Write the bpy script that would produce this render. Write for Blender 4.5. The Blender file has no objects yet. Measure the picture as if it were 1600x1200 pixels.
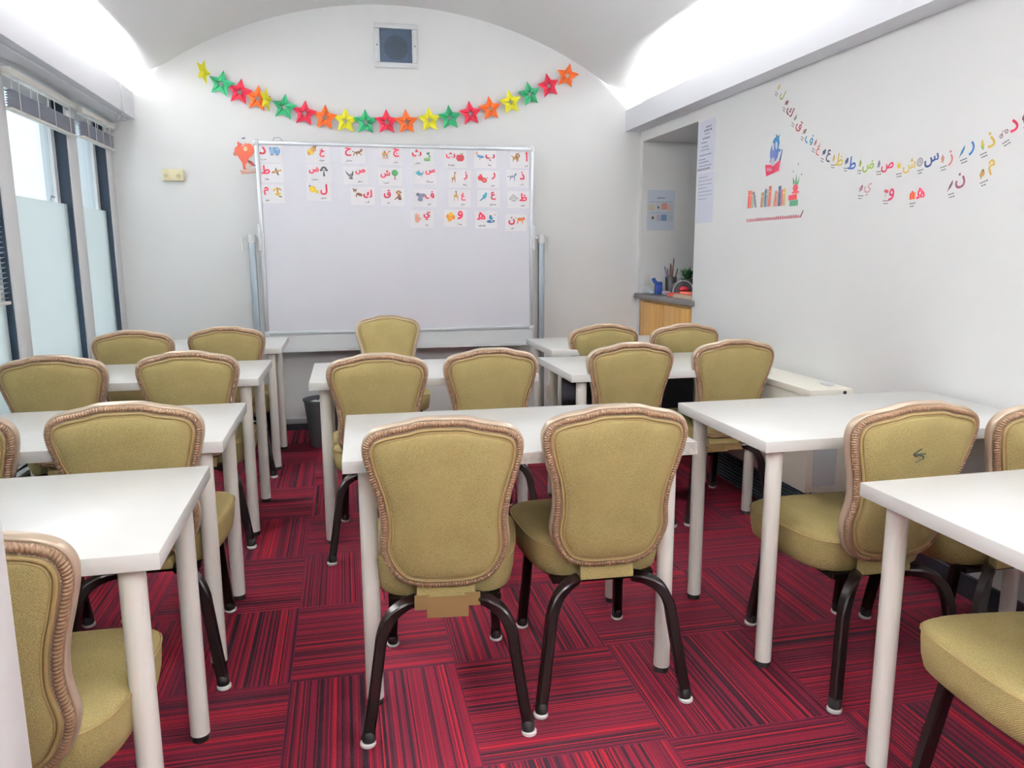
import bpy, bmesh, math, random
from mathutils import Vector, Matrix

# ---------------------------------------------------------------- camera
sc = bpy.context.scene
COL = sc.collection
YAW, PITCH, ROLL = math.radians(12.335), math.radians(9.921), math.radians(-0.22)
fwd = Vector((math.sin(YAW)*math.cos(PITCH), math.cos(YAW)*math.cos(PITCH), -math.sin(PITCH)))
rt0 = Vector((math.cos(YAW), -math.sin(YAW), 0.0))
up0 = rt0.cross(fwd)
rt = rt0*math.cos(ROLL) + up0*math.sin(ROLL)
up = -rt0*math.sin(ROLL) + up0*math.cos(ROLL)
cd = bpy.data.cameras.new('camera')
cd.sensor_width = 36.0
cd.lens = 36.0*1188.45/1600.0
cd.clip_start = 0.02
cam = bpy.data.objects.new('camera', cd)
COL.objects.link(cam)
m3 = Matrix((rt, up, -fwd)).transposed()
cam.matrix_world = Matrix.Translation((0, 0, 1.28)) @ m3.to_4x4()
sc.camera = cam

# ---------------------------------------------------------------- view, world, large lights
sc.view_settings.view_transform = 'Standard'
sc.view_settings.look = 'None'
sc.view_settings.exposure = 0.36
sc.view_settings.gamma = 1.0
sc.view_settings.use_curve_mapping = False
world = bpy.data.worlds.new('world')
sc.world = world
world.use_nodes = True
wb = world.node_tree.nodes['Background']
wb.inputs[0].default_value = (0.88, 0.94, 1.0, 1)
wb.inputs[1].default_value = 1.3

COVE_POWER = 385.0      # watts per metre of cove lamp


def cove_light(x, y0, y1, tilt):
    ld = bpy.data.lights.new('cove_lamp', 'AREA')
    ld.shape = 'RECTANGLE'
    ld.size = 0.04
    ld.size_y = abs(y1-y0)
    ld.energy = COVE_POWER*abs(y1-y0)
    ld.color = (1.0, 0.985, 0.975)
    o = bpy.data.objects.new('cove_lamp', ld)
    o.location = (x, (y0+y1)/2, 2.215)
    o.rotation_euler = (math.pi, tilt, 0)
    COL.objects.link(o)


cove_light(-1.40, -1.9, 4.75, math.radians(12))
cove_light(2.215, 3.45, 4.50, math.radians(-12))
cove_light(2.215, -1.9, 2.10, math.radians(-12))

# unseen fill lamp behind the viewer, added to lift chair backs and lower walls
ld = bpy.data.lights.new('rear_fill_lamp', 'AREA')
ld.shape = 'RECTANGLE'
ld.size, ld.size_y = 1.3, 1.3
ld.energy = 62.0
ld.color = (1.0, 0.98, 0.96)
o = bpy.data.objects.new('rear_fill_lamp', ld)
o.location = (0.45, -1.15, 2.62)
o.rotation_euler = (math.radians(38), 0, 0)
COL.objects.link(o)

# ---------------------------------------------------------------- materials
def lin(c):
    return tuple(((v/255)/12.92 if v/255 <= 0.04045 else ((v/255+0.055)/1.055)**2.4) for v in c)


def mat(name, rgb, rough=0.5, metal=0.0, spec=0.5, noise=0.0, nscale=40.0, bump=0.0, coat=0.0):
    m = bpy.data.materials.new(name)
    m.use_nodes = True
    nt = m.node_tree
    b = nt.nodes['Principled BSDF']
    c = lin(rgb)
    b.inputs['Base Color'].default_value = (*c, 1)
    b.inputs['Roughness'].default_value = rough
    b.inputs['Metallic'].default_value = metal
    b.inputs['Specular IOR Level'].default_value = spec
    if coat:
        b.inputs['Coat Weight'].default_value = coat
    if noise or bump:
        tc = nt.nodes.new('ShaderNodeTexCoord')
        n = nt.nodes.new('ShaderNodeTexNoise')
        n.inputs['Scale'].default_value = nscale
        n.inputs['Detail'].default_value = 3
        nt.links.new(tc.outputs['Object'], n.inputs['Vector'])
        if noise:
            r = nt.nodes.new('ShaderNodeValToRGB')
            r.color_ramp.elements[0].position = 0.3
            r.color_ramp.elements[1].position = 0.7
            r.color_ramp.elements[0].color = (*[max(0, v*(1-noise)) for v in c], 1)
            r.color_ramp.elements[1].color = (*[min(1, v*(1+noise)) for v in c], 1)
            nt.links.new(n.outputs['Fac'], r.inputs['Fac'])
            nt.links.new(r.outputs['Color'], b.inputs['Base Color'])
        if bump:
            bp = nt.nodes.new('ShaderNodeBump')
            bp.inputs['Strength'].default_value = bump
            bp.inputs['Distance'].default_value = 0.002
            nt.links.new(n.outputs['Fac'], bp.inputs['Height'])
            nt.links.new(bp.outputs['Normal'], b.inputs['Normal'])
    return m


def N(nt, kind, **kw):
    n = nt.nodes.new(kind)
    for k, v in kw.items():
        setattr(n, k, v)
    return n


def mathn(nt, op, a, b=None):
    n = N(nt, 'ShaderNodeMath', operation=op)
    for i, v in enumerate((a, b)):
        if v is None:
            continue
        if isinstance(v, (int, float)):
            n.inputs[i].default_value = v
        else:
            nt.links.new(v, n.inputs[i])
    return n.outputs[0]


def carpet_material():
    m = bpy.data.materials.new('striped_red_carpet_tiles')
    m.use_nodes = True
    nt = m.node_tree
    L = nt.links
    b = nt.nodes['Principled BSDF']
    tc = N(nt, 'ShaderNodeTexCoord')
    sep = N(nt, 'ShaderNodeSeparateXYZ')
    L.new(tc.outputs['Object'], sep.inputs[0])
    X, Y = sep.outputs['X'], sep.outputs['Y']
    tx = mathn(nt, 'DIVIDE', mathn(nt, 'ADD', X, 50-0.294), 0.5)
    ty = mathn(nt, 'DIVIDE', mathn(nt, 'ADD', Y, 50-2.2), 0.5)
    ix, iy = mathn(nt, 'FLOOR', tx), mathn(nt, 'FLOOR', ty)
    par = mathn(nt, 'MODULO', mathn(nt, 'ADD', ix, iy), 2.0)
    inv = mathn(nt, 'SUBTRACT', 1.0, par)
    c = mathn(nt, 'ADD', mathn(nt, 'MULTIPLY', par, Y), mathn(nt, 'MULTIPLY', inv, X))
    d = mathn(nt, 'ADD', mathn(nt, 'MULTIPLY', par, X), mathn(nt, 'MULTIPLY', inv, Y))
    # wobble so the stripes are yarns, not ruled lines
    comb0 = N(nt, 'ShaderNodeCombineXYZ')
    L.new(mathn(nt, 'MULTIPLY', c, 60), comb0.inputs[0])
    L.new(mathn(nt, 'MULTIPLY', d, 9), comb0.inputs[1])
    nz = N(nt, 'ShaderNodeTexNoise')
    nz.inputs['Scale'].default_value = 1.0
    L.new(comb0.outputs[0], nz.inputs['Vector'])
    cw = mathn(nt, 'ADD', c, mathn(nt, 'MULTIPLY', mathn(nt, 'SUBTRACT', nz.outputs['Fac'], 0.5), 0.0022))
    cell = mathn(nt, 'FLOOR', mathn(nt, 'DIVIDE', mathn(nt, 'ADD', cw, 50), 0.0044))
    comb = N(nt, 'ShaderNodeCombineXYZ')
    L.new(cell, comb.inputs[0])
    L.new(mathn(nt, 'MULTIPLY', ix, 7.31), comb.inputs[1])
    L.new(mathn(nt, 'MULTIPLY', iy, 3.17), comb.inputs[2])
    wn = N(nt, 'ShaderNodeTexWhiteNoise', noise_dimensions='3D')
    L.new(comb.outputs[0], wn.inputs['Vector'])
    r = N(nt, 'ShaderNodeValToRGB')
    cr = r.color_ramp
    cr.interpolation = 'CONSTANT'
    stops = [(0.0, (24, 11, 19)), (0.19, (56, 12, 26)), (0.34, (80, 14, 31)), (0.54, (94, 15, 34)), (0.76, (108, 17, 33)), (0.92, (134, 22, 34))]
    cr.elements[0].position, cr.elements[0].color = 0.0, (*lin(stops[0][1]), 1)
    cr.elements[1].position, cr.elements[1].color = stops[1][0], (*lin(stops[1][1]), 1)
    for p, col in stops[2:]:
        e = cr.elements.new(p)
        e.color = (*lin(col), 1)
    L.new(wn.outputs['Value'], r.inputs['Fac'])
    # fibre mottling
    n2 = N(nt, 'ShaderNodeTexNoise')
    n2.inputs['Scale'].default_value = 260
    n2.inputs['Detail'].default_value = 2
    L.new(tc.outputs['Object'], n2.inputs['Vector'])
    mx = N(nt, 'ShaderNodeMix', data_type='RGBA', blend_type='MULTIPLY')
    mx.inputs[0].default_value = 0.55
    L.new(r.outputs['Color'], mx.inputs[6])
    g = N(nt, 'ShaderNodeValToRGB')
    g.color_ramp.elements[0].position, g.color_ramp.elements[0].color = 0.3, (0.45, 0.45, 0.45, 1)
    g.color_ramp.elements[1].position, g.color_ramp.elements[1].color = 0.7, (1.35, 1.35, 1.35, 1)
    L.new(n2.outputs['Fac'], g.inputs['Fac'])
    L.new(g.outputs['Color'], mx.inputs[7])
    # joints between tiles
    fx, fy = mathn(nt, 'FRACT', tx), mathn(nt, 'FRACT', ty)
    ex = mathn(nt, 'MINIMUM', fx, mathn(nt, 'SUBTRACT', 1.0, fx))
    ey = mathn(nt, 'MINIMUM', fy, mathn(nt, 'SUBTRACT', 1.0, fy))
    e = mathn(nt, 'LESS_THAN', mathn(nt, 'MINIMUM', ex, ey), 0.005)
    mj = N(nt, 'ShaderNodeMix', data_type='RGBA')
    L.new(mathn(nt, 'MULTIPLY', e, 0.5), mj.inputs[0])
    L.new(mx.outputs[2], mj.inputs[6])
    mj.inputs[7].default_value = (*lin((70, 20, 44)), 1)
    L.new(mj.outputs[2], b.inputs['Base Color'])
    b.inputs['Roughness'].default_value = 0.95
    b.inputs['Specular IOR Level'].default_value = 0.15
    bp = N(nt, 'ShaderNodeBump')
    bp.inputs['Strength'].default_value = 0.35
    bp.inputs['Distance'].default_value = 0.003
    L.new(n2.outputs['Fac'], bp.inputs['Height'])
    L.new(bp.outputs['Normal'], b.inputs['Normal'])
    return m


def fabric_material(name, dark, light, scale=330):
    m = bpy.data.materials.new(name)
    m.use_nodes = True
    nt = m.node_tree
    L = nt.links
    b = nt.nodes['Principled BSDF']
    tc = N(nt, 'ShaderNodeTexCoord')
    w = N(nt, 'ShaderNodeTexWave', wave_type='BANDS', bands_direction='DIAGONAL')
    w.inputs['Scale'].default_value = 150
    w.inputs['Distortion'].default_value = 4.0
    w.inputs['Detail'].default_value = 2
    L.new(tc.outputs['Object'], w.inputs['Vector'])
    n = N(nt, 'ShaderNodeTexNoise')
    n.inputs['Scale'].default_value = scale
    n.inputs['Detail'].default_value = 2
    L.new(tc.outputs['Object'], n.inputs['Vector'])
    big = N(nt, 'ShaderNodeTexNoise')
    big.inputs['Scale'].default_value = 7
    big.inputs['Detail'].default_value = 3
    L.new(tc.outputs['Object'], big.inputs['Vector'])
    f = mathn(nt, 'ADD', mathn(nt, 'MULTIPLY', w.outputs['Fac'], 0.30), mathn(nt, 'MULTIPLY', n.outputs['Fac'], 0.55))
    f = mathn(nt, 'ADD', f, mathn(nt, 'MULTIPLY', big.outputs['Fac'], 0.25))
    r = N(nt, 'ShaderNodeValToRGB')
    r.color_ramp.elements[0].position, r.color_ramp.elements[0].color = 0.32, (*lin(dark), 1)
    r.color_ramp.elements[1].position, r.color_ramp.elements[1].color = 0.80, (*lin(light), 1)
    L.new(f, r.inputs['Fac'])
    L.new(r.outputs['Color'], b.inputs['Base Color'])
    b.inputs['Roughness'].default_value = 0.85
    b.inputs['Specular IOR Level'].default_value = 0.25
    b.inputs['Sheen Weight'].default_value = 0.25
    b.inputs['Sheen Roughness'].default_value = 0.4
    b.inputs['Sheen Tint'].default_value = (*lin(light), 1)
    bp = N(nt, 'ShaderNodeBump')
    bp.inputs['Strength'].default_value = 0.18
    bp.inputs['Distance'].default_value = 0.0012
    L.new(f, bp.inputs['Height'])
    L.new(bp.outputs['Normal'], b.inputs['Normal'])
    return m


def rope_material():
    m = bpy.data.materials.new('twisted_rope_moulding')
    m.use_nodes = True
    nt = m.node_tree
    L = nt.links
    b = nt.nodes['Principled BSDF']
    uv = N(nt, 'ShaderNodeUVMap', uv_map='UVMap')
    sep = N(nt, 'ShaderNodeSeparateXYZ')
    L.new(uv.outputs[0], sep.inputs[0])
    s = mathn(nt, 'SINE', mathn(nt, 'MULTIPLY', mathn(nt, 'ADD', sep.outputs['X'], sep.outputs['Y']), 2*math.pi))
    f = mathn(nt, 'MULTIPLY_ADD', s, 0.5)
    f = mathn(nt, 'ADD', mathn(nt, 'MULTIPLY', s, 0.5), 0.5)
    r = N(nt, 'ShaderNodeValToRGB')
    r.color_ramp.elements[0].position, r.color_ramp.elements[0].color = 0.30, (*lin((54, 28, 24)), 1)
    r.color_ramp.elements[1].position, r.color_ramp.elements[1].color = 0.70, (*lin((178, 142, 108)), 1)
    L.new(f, r.inputs['Fac'])
    L.new(r.outputs['Color'], b.inputs['Base Color'])
    b.inputs['Metallic'].default_value = 0.1
    b.inputs['Roughness'].default_value = 0.36
    bp = N(nt, 'ShaderNodeBump')
    bp.inputs['Strength'].default_value = 0.7
    bp.inputs['Distance'].default_value = 0.002
    L.new(f, bp.inputs['Height'])
    L.new(bp.outputs['Normal'], b.inputs['Normal'])
    return m


def wood_material():
    m = bpy.data.materials.new('honey_wood')
    m.use_nodes = True
    nt = m.node_tree
    L = nt.links
    b = nt.nodes['Principled BSDF']
    tc = N(nt, 'ShaderNodeTexCoord')
    mp = N(nt, 'ShaderNodeMapping')
    mp.inputs['Scale'].default_value = (30, 30, 1.6)
    L.new(tc.outputs['Object'], mp.inputs[0])
    n = N(nt, 'ShaderNodeTexNoise')
    n.inputs['Scale'].default_value = 1.0
    n.inputs['Detail'].default_value = 4
    L.new(mp.outputs[0], n.inputs['Vector'])
    r = N(nt, 'ShaderNodeValToRGB')
    r.color_ramp.elements[0].position, r.color_ramp.elements[0].color = 0.3, (*lin((190, 138, 66)), 1)
    r.color_ramp.elements[1].position, r.color_ramp.elements[1].color = 0.7, (*lin((222, 174, 98)), 1)
    L.new(n.outputs['Fac'], r.inputs['Fac'])
    L.new(r.outputs['Color'], b.inputs['Base Color'])
    b.inputs['Roughness'].default_value = 0.4
    return m


def glass_material(name, tint, gloss=0.08):
    m = bpy.data.materials.new(name)
    m.use_nodes = True
    nt = m.node_tree
    nt.nodes.remove(nt.nodes['Principled BSDF'])
    out = nt.nodes['Material Output']
    t = N(nt, 'ShaderNodeBsdfTransparent')
    t.inputs[0].default_value = (*tint, 1)
    g = N(nt, 'ShaderNodeBsdfGlossy')
    g.inputs['Roughness'].default_value = 0.03
    mx = N(nt, 'ShaderNodeMixShader')
    mx.inputs[0].default_value = gloss
    nt.links.new(t.outputs[0], mx.inputs[1])
    nt.links.new(g.outputs[0], mx.inputs[2])
    nt.links.new(mx.outputs[0], out.inputs[0])
    return m


def frosted_material():
    m = bpy.data.materials.new('frosted_film_glass')
    m.use_nodes = True
    nt = m.node_tree
    nt.nodes.remove(nt.nodes['Principled BSDF'])
    out = nt.nodes['Material Output']
    t = N(nt, 'ShaderNodeBsdfTranslucent')
    t.inputs[0].default_value = (*lin((250, 253, 252)), 1)
    d = N(nt, 'ShaderNodeBsdfPrincipled')
    d.inputs['Base Color'].default_value = (*lin((238, 244, 243)), 1)
    d.inputs['Roughness'].default_value = 0.25
    mx = N(nt, 'ShaderNodeMixShader')
    mx.inputs[0].default_value = 0.40
    nt.links.new(t.outputs[0], mx.inputs[1])
    nt.links.new(d.outputs[0], mx.inputs[2])
    nt.links.new(mx.outputs[0], out.inputs[0])
    return m


M = {}
M['wall'] = mat('white_wall_paint', (235, 236, 236), 0.6, noise=0.012, nscale=3.0, bump=0.03)
M['vault'] = mat('white_vault_paint', (244, 245, 245), 0.7)
M['cornice'] = mat('white_cornice_paint', (230, 232, 238), 0.5)
M['carpet'] = carpet_material()
M['black_skirt'] = mat('black_skirting', (22, 26, 34), 0.45)
M['alu'] = mat('pale_window_frame', (226, 227, 229), 0.4)
M['navy'] = mat('dark_navy_frame', (26, 44, 62), 0.35)
M['glass'] = glass_material('clear_pane', (0.86, 0.91, 0.92))
M['frost'] = frosted_material()
M['slat'] = mat('mauve_grey_slat', (186, 188, 200), 0.4)
M['blind_white'] = mat('cream_blind_rail', (228, 226, 220), 0.4)
M['laminate'] = mat('white_laminate', (220, 220, 217), 0.28, noise=0.012, nscale=18)
M['leg_white'] = mat('white_powder_coat', (230, 228, 221), 0.35)
M['rubber'] = mat('black_rubber', (16, 16, 17), 0.6)
M['fabric'] = fabric_material('olive_gold_fabric', (110, 97, 58), (182, 166, 114), 420)
M['piping'] = mat('gold_piping', (156, 134, 88), 0.5, noise=0.15, nscale=500)
M['rope'] = rope_material()
M['edge'] = mat('pinkish_silver_edge', (182, 164, 144), 0.28, 0.2)
M['bronze'] = mat('dark_bronze_metal', (14, 7, 7), 0.34, 0.0, spec=0.25)
M['glide'] = mat('white_nylon_glide', (226, 226, 222), 0.4)
M['board'] = mat('glossy_whiteboard', (222, 223, 232), 0.34, noise=0.01, nscale=4)
M['silver'] = mat('brushed_aluminium', (196, 201, 206), 0.35, 0.35)
M['steel'] = mat('grey_blue_steel', (132, 144, 152), 0.38, 0.25)
M['grey_plastic'] = mat('pale_grey_plastic', (216, 219, 221), 0.4)
M['paper'] = mat('white_card', (236, 236, 240), 0.6)
M['cream'] = mat('cream_plastic', (222, 214, 176), 0.4)
M['cream_dark'] = mat('cream_plastic_dial', (176, 168, 130), 0.4)
M['vent_dark'] = mat('dark_vent_interior', (64, 78, 98), 0.5)
M['vent_mesh'] = mat('vent_wire_mesh', (78, 98, 122), 0.4, 0.5)
M['bin'] = mat('dark_grey_bin', (76, 78, 84), 0.5)
M['wood'] = wood_material()
M['counter'] = mat('grey_stone_worktop', (104, 100, 100), 0.35, noise=0.2, nscale=80)
M['rad'] = mat('cream_white_casing', (243, 240, 228), 0.4)
M['grille'] = mat('blue_grey_grille', (62, 78, 90), 0.4, 0.3)
M['tape'] = mat('brown_packing_tape', (126, 102, 66), 0.35)
M['clear_tape'] = mat('scuffed_grey_tape', (190, 186, 180), 0.35, noise=0.25, nscale=60)
M['black_panel'] = mat('black_panel', (18, 22, 34), 0.5)
M['lilac_paper'] = mat('pale_lilac_paper', (218, 221, 236), 0.6)
M['black'] = mat('black_ink', (30, 30, 34), 0.6)
_pal = {}


def pal(rgb):
    if rgb not in _pal:
        m = mat('colour_%02x%02x%02x' % rgb, rgb, 0.6)
        c = m.node_tree.nodes['Principled BSDF'].inputs['Base Color']
        c.default_value = (*[v*0.76 for v in lin(rgb)], 1)       # print inks, duller than the card white
        _pal[rgb] = m
    return _pal[rgb]


# ---------------------------------------------------------------- mesh helpers
def box(bm, lo, hi, mi=0, bevel=0.0):
    r = bmesh.ops.create_cube(bm, size=1.0)
    vs = r['verts']
    c = [(a+b)/2 for a, b in zip(lo, hi)]
    s = [b-a for a, b in zip(lo, hi)]
    for v in vs:
        v.co = Vector((v.co.x*s[0]+c[0], v.co.y*s[1]+c[1], v.co.z*s[2]+c[2]))
    fs = list({f for v in vs for f in v.link_faces})
    for f in fs:
        f.material_index = mi
    if bevel:
        es = list({e for f in fs for e in f.edges})
        rr = bmesh.ops.bevel(bm, geom=es, offset=bevel, segments=2, affect='EDGES', profile=0.5)
        for f in rr['faces']:
            f.material_index = mi
    return vs


def cyl(bm, p0, p1, r0, r1=None, seg=20, mi=0):
    p0, p1 = Vector(p0), Vector(p1)
    r1 = r0 if r1 is None else r1
    ax = (p1-p0)
    rot = ax.to_track_quat('Z', 'Y').to_matrix()
    a, b = [], []
    for i in range(seg):
        t = 2*math.pi*i/seg
        d = rot @ Vector((math.cos(t), math.sin(t), 0))
        a.append(bm.verts.new(p0+d*r0))
        b.append(bm.verts.new(p1+d*r1))
    for i in range(seg):
        j = (i+1) % seg
        f = bm.faces.new((a[i], a[j], b[j], b[i]))
        f.material_index = mi
    bm.faces.new(a[::-1]).material_index = mi
    bm.faces.new(b).material_index = mi


def tube(bm, pts, r, seg=8, closed=False, square=False, mi=0, upv=None, rs=None):
    pts = [Vector(p) for p in pts]
    n = len(pts)
    rings = []
    prev = None
    for i, p in enumerate(pts):
        if closed:
            t = (pts[(i+1) % n]-pts[i-1]).normalized()
        else:
            t = (pts[min(i+1, n-1)]-pts[max(i-1, 0)]).normalized()
        if upv is not None:
            u = Vector(upv)
        elif prev is None:
            u = Vector((0, 0, 1)) if abs(t.z) < 0.9 else Vector((0, 1, 0))
        else:
            u = prev
        u = (u-t*u.dot(t)).normalized()
        prev = u
        v = t.cross(u)
        rr = rs[i] if rs else r
        ring = []
        if square:
            k = 0.72
            for a, b in ((1, k), (k, 1), (-k, 1), (-1, k), (-1, -k), (-k, -1), (k, -1), (1, -k)):
                ring.append(bm.verts.new(p+u*a*rr+v*b*rr))
        else:
            for j in range(seg):
                a = 2*math.pi*j/seg
                ring.append(bm.verts.new(p+u*math.cos(a)*rr+v*math.sin(a)*rr))
        rings.append(ring)
    m = len(rings[0])
    for i in range(n if closed else n-1):
        A, B = rings[i], rings[(i+1) % n]
        for j in range(m):
            k = (j+1) % m
            bm.faces.new((A[j], A[k], B[k], B[j])).material_index = mi
    if not closed:
        bm.faces.new(rings[0][::-1]).material_index = mi
        bm.faces.new(rings[-1]).material_index = mi


def lathe(bm, prof, c=(0, 0, 0), seg=24, mi=0):
    rings = []
    for r, z in prof:
        rings.append([bm.verts.new((c[0]+r*math.cos(2*math.pi*i/seg), c[1]+r*math.sin(2*math.pi*i/seg), c[2]+z)) for i in range(seg)])
    for A, B in zip(rings, rings[1:]):
        for i in range(seg):
            j = (i+1) % seg
            bm.faces.new((A[i], A[j], B[j], B[i])).material_index = mi
    bm.faces.new(rings[0][::-1]).material_index = mi
    bm.faces.new(rings[-1]).material_index = mi


def loft(bm, rings, mi=0, cap=True):
    R = [[bm.verts.new(p) for p in r] for r in rings]
    m = len(R[0])
    for A, B in zip(R, R[1:]):
        for i in range(m):
            j = (i+1) % m
            bm.faces.new((A[i], A[j], B[j], B[i])).material_index = mi
    if cap:
        bm.faces.new(R[0][::-1]).material_index = mi
        bm.faces.new(R[-1]).material_index = mi


def prism_y(bm, poly, y0, y1, mi=0):
    a = [bm.verts.new((x, y0, z)) for x, z in poly]
    b = [bm.verts.new((x, y1, z)) for x, z in poly]
    n = len(poly)
    for i in range(n):
        j = (i+1) % n
        bm.faces.new((a[i], a[j], b[j], b[i])).material_index = mi
    bm.faces.new(a[::-1]).material_index = mi
    bm.faces.new(b).material_index = mi


def obj(name, bm, mats, parent=None, smooth=0.6):
    me = bpy.data.meshes.new(name)
    bmesh.ops.recalc_face_normals(bm, faces=bm.faces[:])
    bm.to_mesh(me)
    bm.free()
    for m in (mats if isinstance(mats, (list, tuple)) else [mats]):
        me.materials.append(m)
    if smooth:
        for p in me.polygons:
            p.use_smooth = True
        try:
            me.set_sharp_from_angle(angle=smooth)
        except Exception:
            pass
    o = bpy.data.objects.new(name, me)
    COL.objects.link(o)
    if parent:
        o.parent = parent
    return o


def tag(o, label=None, cat=None, group=None, kind=None):
    if label:
        o['label'] = label
    if cat:
        o['category'] = cat
    if group:
        o['group'] = group
    if kind:
        o['kind'] = kind
    return o


def struct(name, bm, m, label=None, parent=None, smooth=0.6):
    o = obj(name, bm, m, parent, smooth)
    if not parent:
        o['kind'] = 'structure'
        tag(o, label, name.split('_')[0].split('.')[0])
    elif label:
        o['label'] = label
    return o


def empty(name, loc=(0, 0, 0), rz=0.0):
    o = bpy.data.objects.new(name, None)
    o.empty_display_size = 0.05
    o.location = loc
    o.rotation_euler = (0, 0, rz)
    COL.objects.link(o)
    return o


def copy_tree(o, parent=None):
    c = o.copy()
    COL.objects.link(c)
    if parent:
        c.parent = parent
    for ch in list(o.children):
        copy_tree(ch, c)
    return c


# ---------------------------------------------------------------- the room
BACK, FRONT = 5.62, -2.2
WR, WL = 2.23, -1.45
CL, CR, CZ0, CZ1, CLZ = -1.294, 2.105, 2.158, 2.308, 2.14      # cornice faces, underside, lip
VX, VTOP, VR = 0.428, 2.94, 2.803                    # vault axis, crown, radius

bm = bmesh.new()
box(bm, (WL-0.25, FRONT-0.1, -0.1), (3.5, BACK+0.1, 0))
struct('floor', bm, M['carpet'], 'red striped carpet tiles laid in a checkerboard of turned squares')

bm = bmesh.new()
box(bm, (WL-0.4, BACK, -0.1), (WR+0.2, BACK+0.1, 3.1))
struct('wall_back', bm, M['wall'], 'white end wall behind the whiteboard, arched at the top')

bm = bmesh.new()
box(bm, (WL-0.4, FRONT-0.1, -0.1), (WR+0.3, FRONT, 3.1))
struct('wall_front', bm, M['wall'], 'white wall at the rear of the classroom')

AL0, AL1, ALZ = 4.65, 5.57, 2.083
bm = bmesh.new()
box(bm, (WR, FRONT, 0), (WR+0.12, AL0, 2.35))
box(bm, (WR, AL0, ALZ), (WR+0.12, AL1, 2.35))
box(bm, (WR, AL1, 0), (WR+0.12, BACK, 2.35))
struct('wall_right', bm, M['wall'], 'white right-hand wall with letter decals and an alcove opening')

bm = bmesh.new()
box(bm, (WR+0.12, AL1, 0), (3.4, AL1+0.08, 2.2))
box(bm, (3.3, AL0, 0), (3.4, AL1, 2.2))
box(bm, (WR+0.12, AL0-0.08, 0), (3.4, AL0, 2.2))
box(bm, (WR+0.12, AL0, ALZ-0.0), (3.4, AL1, 2.2))
struct('wall_alcove', bm, M['wall'], 'white walls and ceiling inside the alcove in the right wall')

bm = bmesh.new()


def vault(off):
    # circular crown that flattens into the cove troughs on both sides
    zc = VTOP-VR
    a0 = math.acos((2.50-zc)/VR)
    arc = [(VX+(VR+off)*math.sin(-a0+2*a0*i/60), zc+(VR+off)*math.cos(-a0+2*a0*i/60)) for i in range(61)]
    d = VR*math.sin(a0)
    out = [0.53, 0.40, 0.30, 0.20, 0.12, 0.06]
    drop = [0.255, 0.187, 0.136, 0.091, 0.057, 0.031]
    left = [(VX-d-e, 2.50-k+off) for e, k in zip(out, drop)]
    right = [(VX+d+e, 2.50-k+off) for e, k in zip(out[::-1], drop[::-1])]
    return left+arc+right


pts = vault(0.0)
outer = vault(0.06)
NV = len(pts)-1
for y0, y1 in ((FRONT-0.05, BACK+0.05),):
    A = [bm.verts.new((x, y0, z)) for x, z in pts]
    B = [bm.verts.new((x, y1, z)) for x, z in pts]
    A2 = [bm.verts.new((x, y0, z)) for x, z in outer]
    B2 = [bm.verts.new((x, y1, z)) for x, z in outer]
    for i in range(NV):
        bm.faces.new((A[i], A[i+1], B[i+1], B[i]))
        bm.faces.new((A2[i], B2[i], B2[i+1], A2[i+1]))
    bm.faces.new((A[0], B[0], B2[0], A2[0]))
    bm.faces.new((A[-1], A2[-1], B2[-1], B[-1]))
struct('ceiling', bm, M['vault'], 'white barrel-vaulted ceiling lit from the cornices', smooth=1.0)

# cornices: fascia, underside and a trough behind the lip for the cove lamps
bm = bmesh.new()
prism_y(bm, [(CL, CLZ), (CL, CZ1), (CL-0.022, CZ1), (CL-0.022, CLZ+0.022), (-1.72, CLZ+0.022), (-1.72, CLZ)], FRONT, BACK)
prism_y(bm, [(CL-0.05, CLZ), (CL-0.05, CLZ-0.012), (CL-0.11, CLZ-0.022), (WL-0.05, CLZ-0.026), (WL-0.05, CLZ)], FRONT, BACK)
struct('trim_1', bm, M['cornice'], 'long white cornice above the windows hiding the cove lamps', smooth=0.3)
bm = bmesh.new()
prism_y(bm, [(CR, CZ0), (CR, CZ1), (CR+0.022, CZ1), (CR+0.022, CZ0+0.022), (2.46, CZ0+0.022), (2.46, CZ0)], FRONT, BACK)
struct('trim_2', bm, M['cornice'], 'long white cornice along the right wall hiding the cove lamps', smooth=0.3)

# near wall stub at the extreme left of the view
bm = bmesh.new()
box(bm, (WL, 0.76, 0), (-0.377, 0.90, 2.12), bevel=0.004)
struct('wall_return', bm, M['wall'], 'white end of a short return wall at the near left')

# skirtings
bm = bmesh.new()
box(bm, (WL, BACK-0.015, 0), (WR, BACK, 0.075))
struct('baseboard_back', bm, M['black_skirt'], 'black skirting along the end wall')
bm = bmesh.new()
box(bm, (WR-0.015, FRONT, 0), (WR, AL0, 0.085))
struct('baseboard_right', bm, M['black_skirt'], 'black skirting along the right wall')

# ---------------------------------------------------------------- window wall
SILL, HEAD = 0.32, 2.105
bm = bmesh.new()
box(bm, (WL-0.18, FRONT, 0), (WL, BACK, SILL))
box(bm, (WL-0.18, FRONT, HEAD), (WL, BACK, 2.17))
box(bm, (WL-0.18, FRONT, SILL), (WL, 0.95, HEAD))
struct('wall_left', bm, M['wall'], 'white wall below and above the row of windows')
bm = bmesh.new()
box(bm, (WL-0.02, 0.95, SILL-0.03), (WL+0.03, BACK-0.001, SILL), bevel=0.004)
struct('trim_3', bm, M['alu'], 'pale sill under the row of windows')

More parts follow.
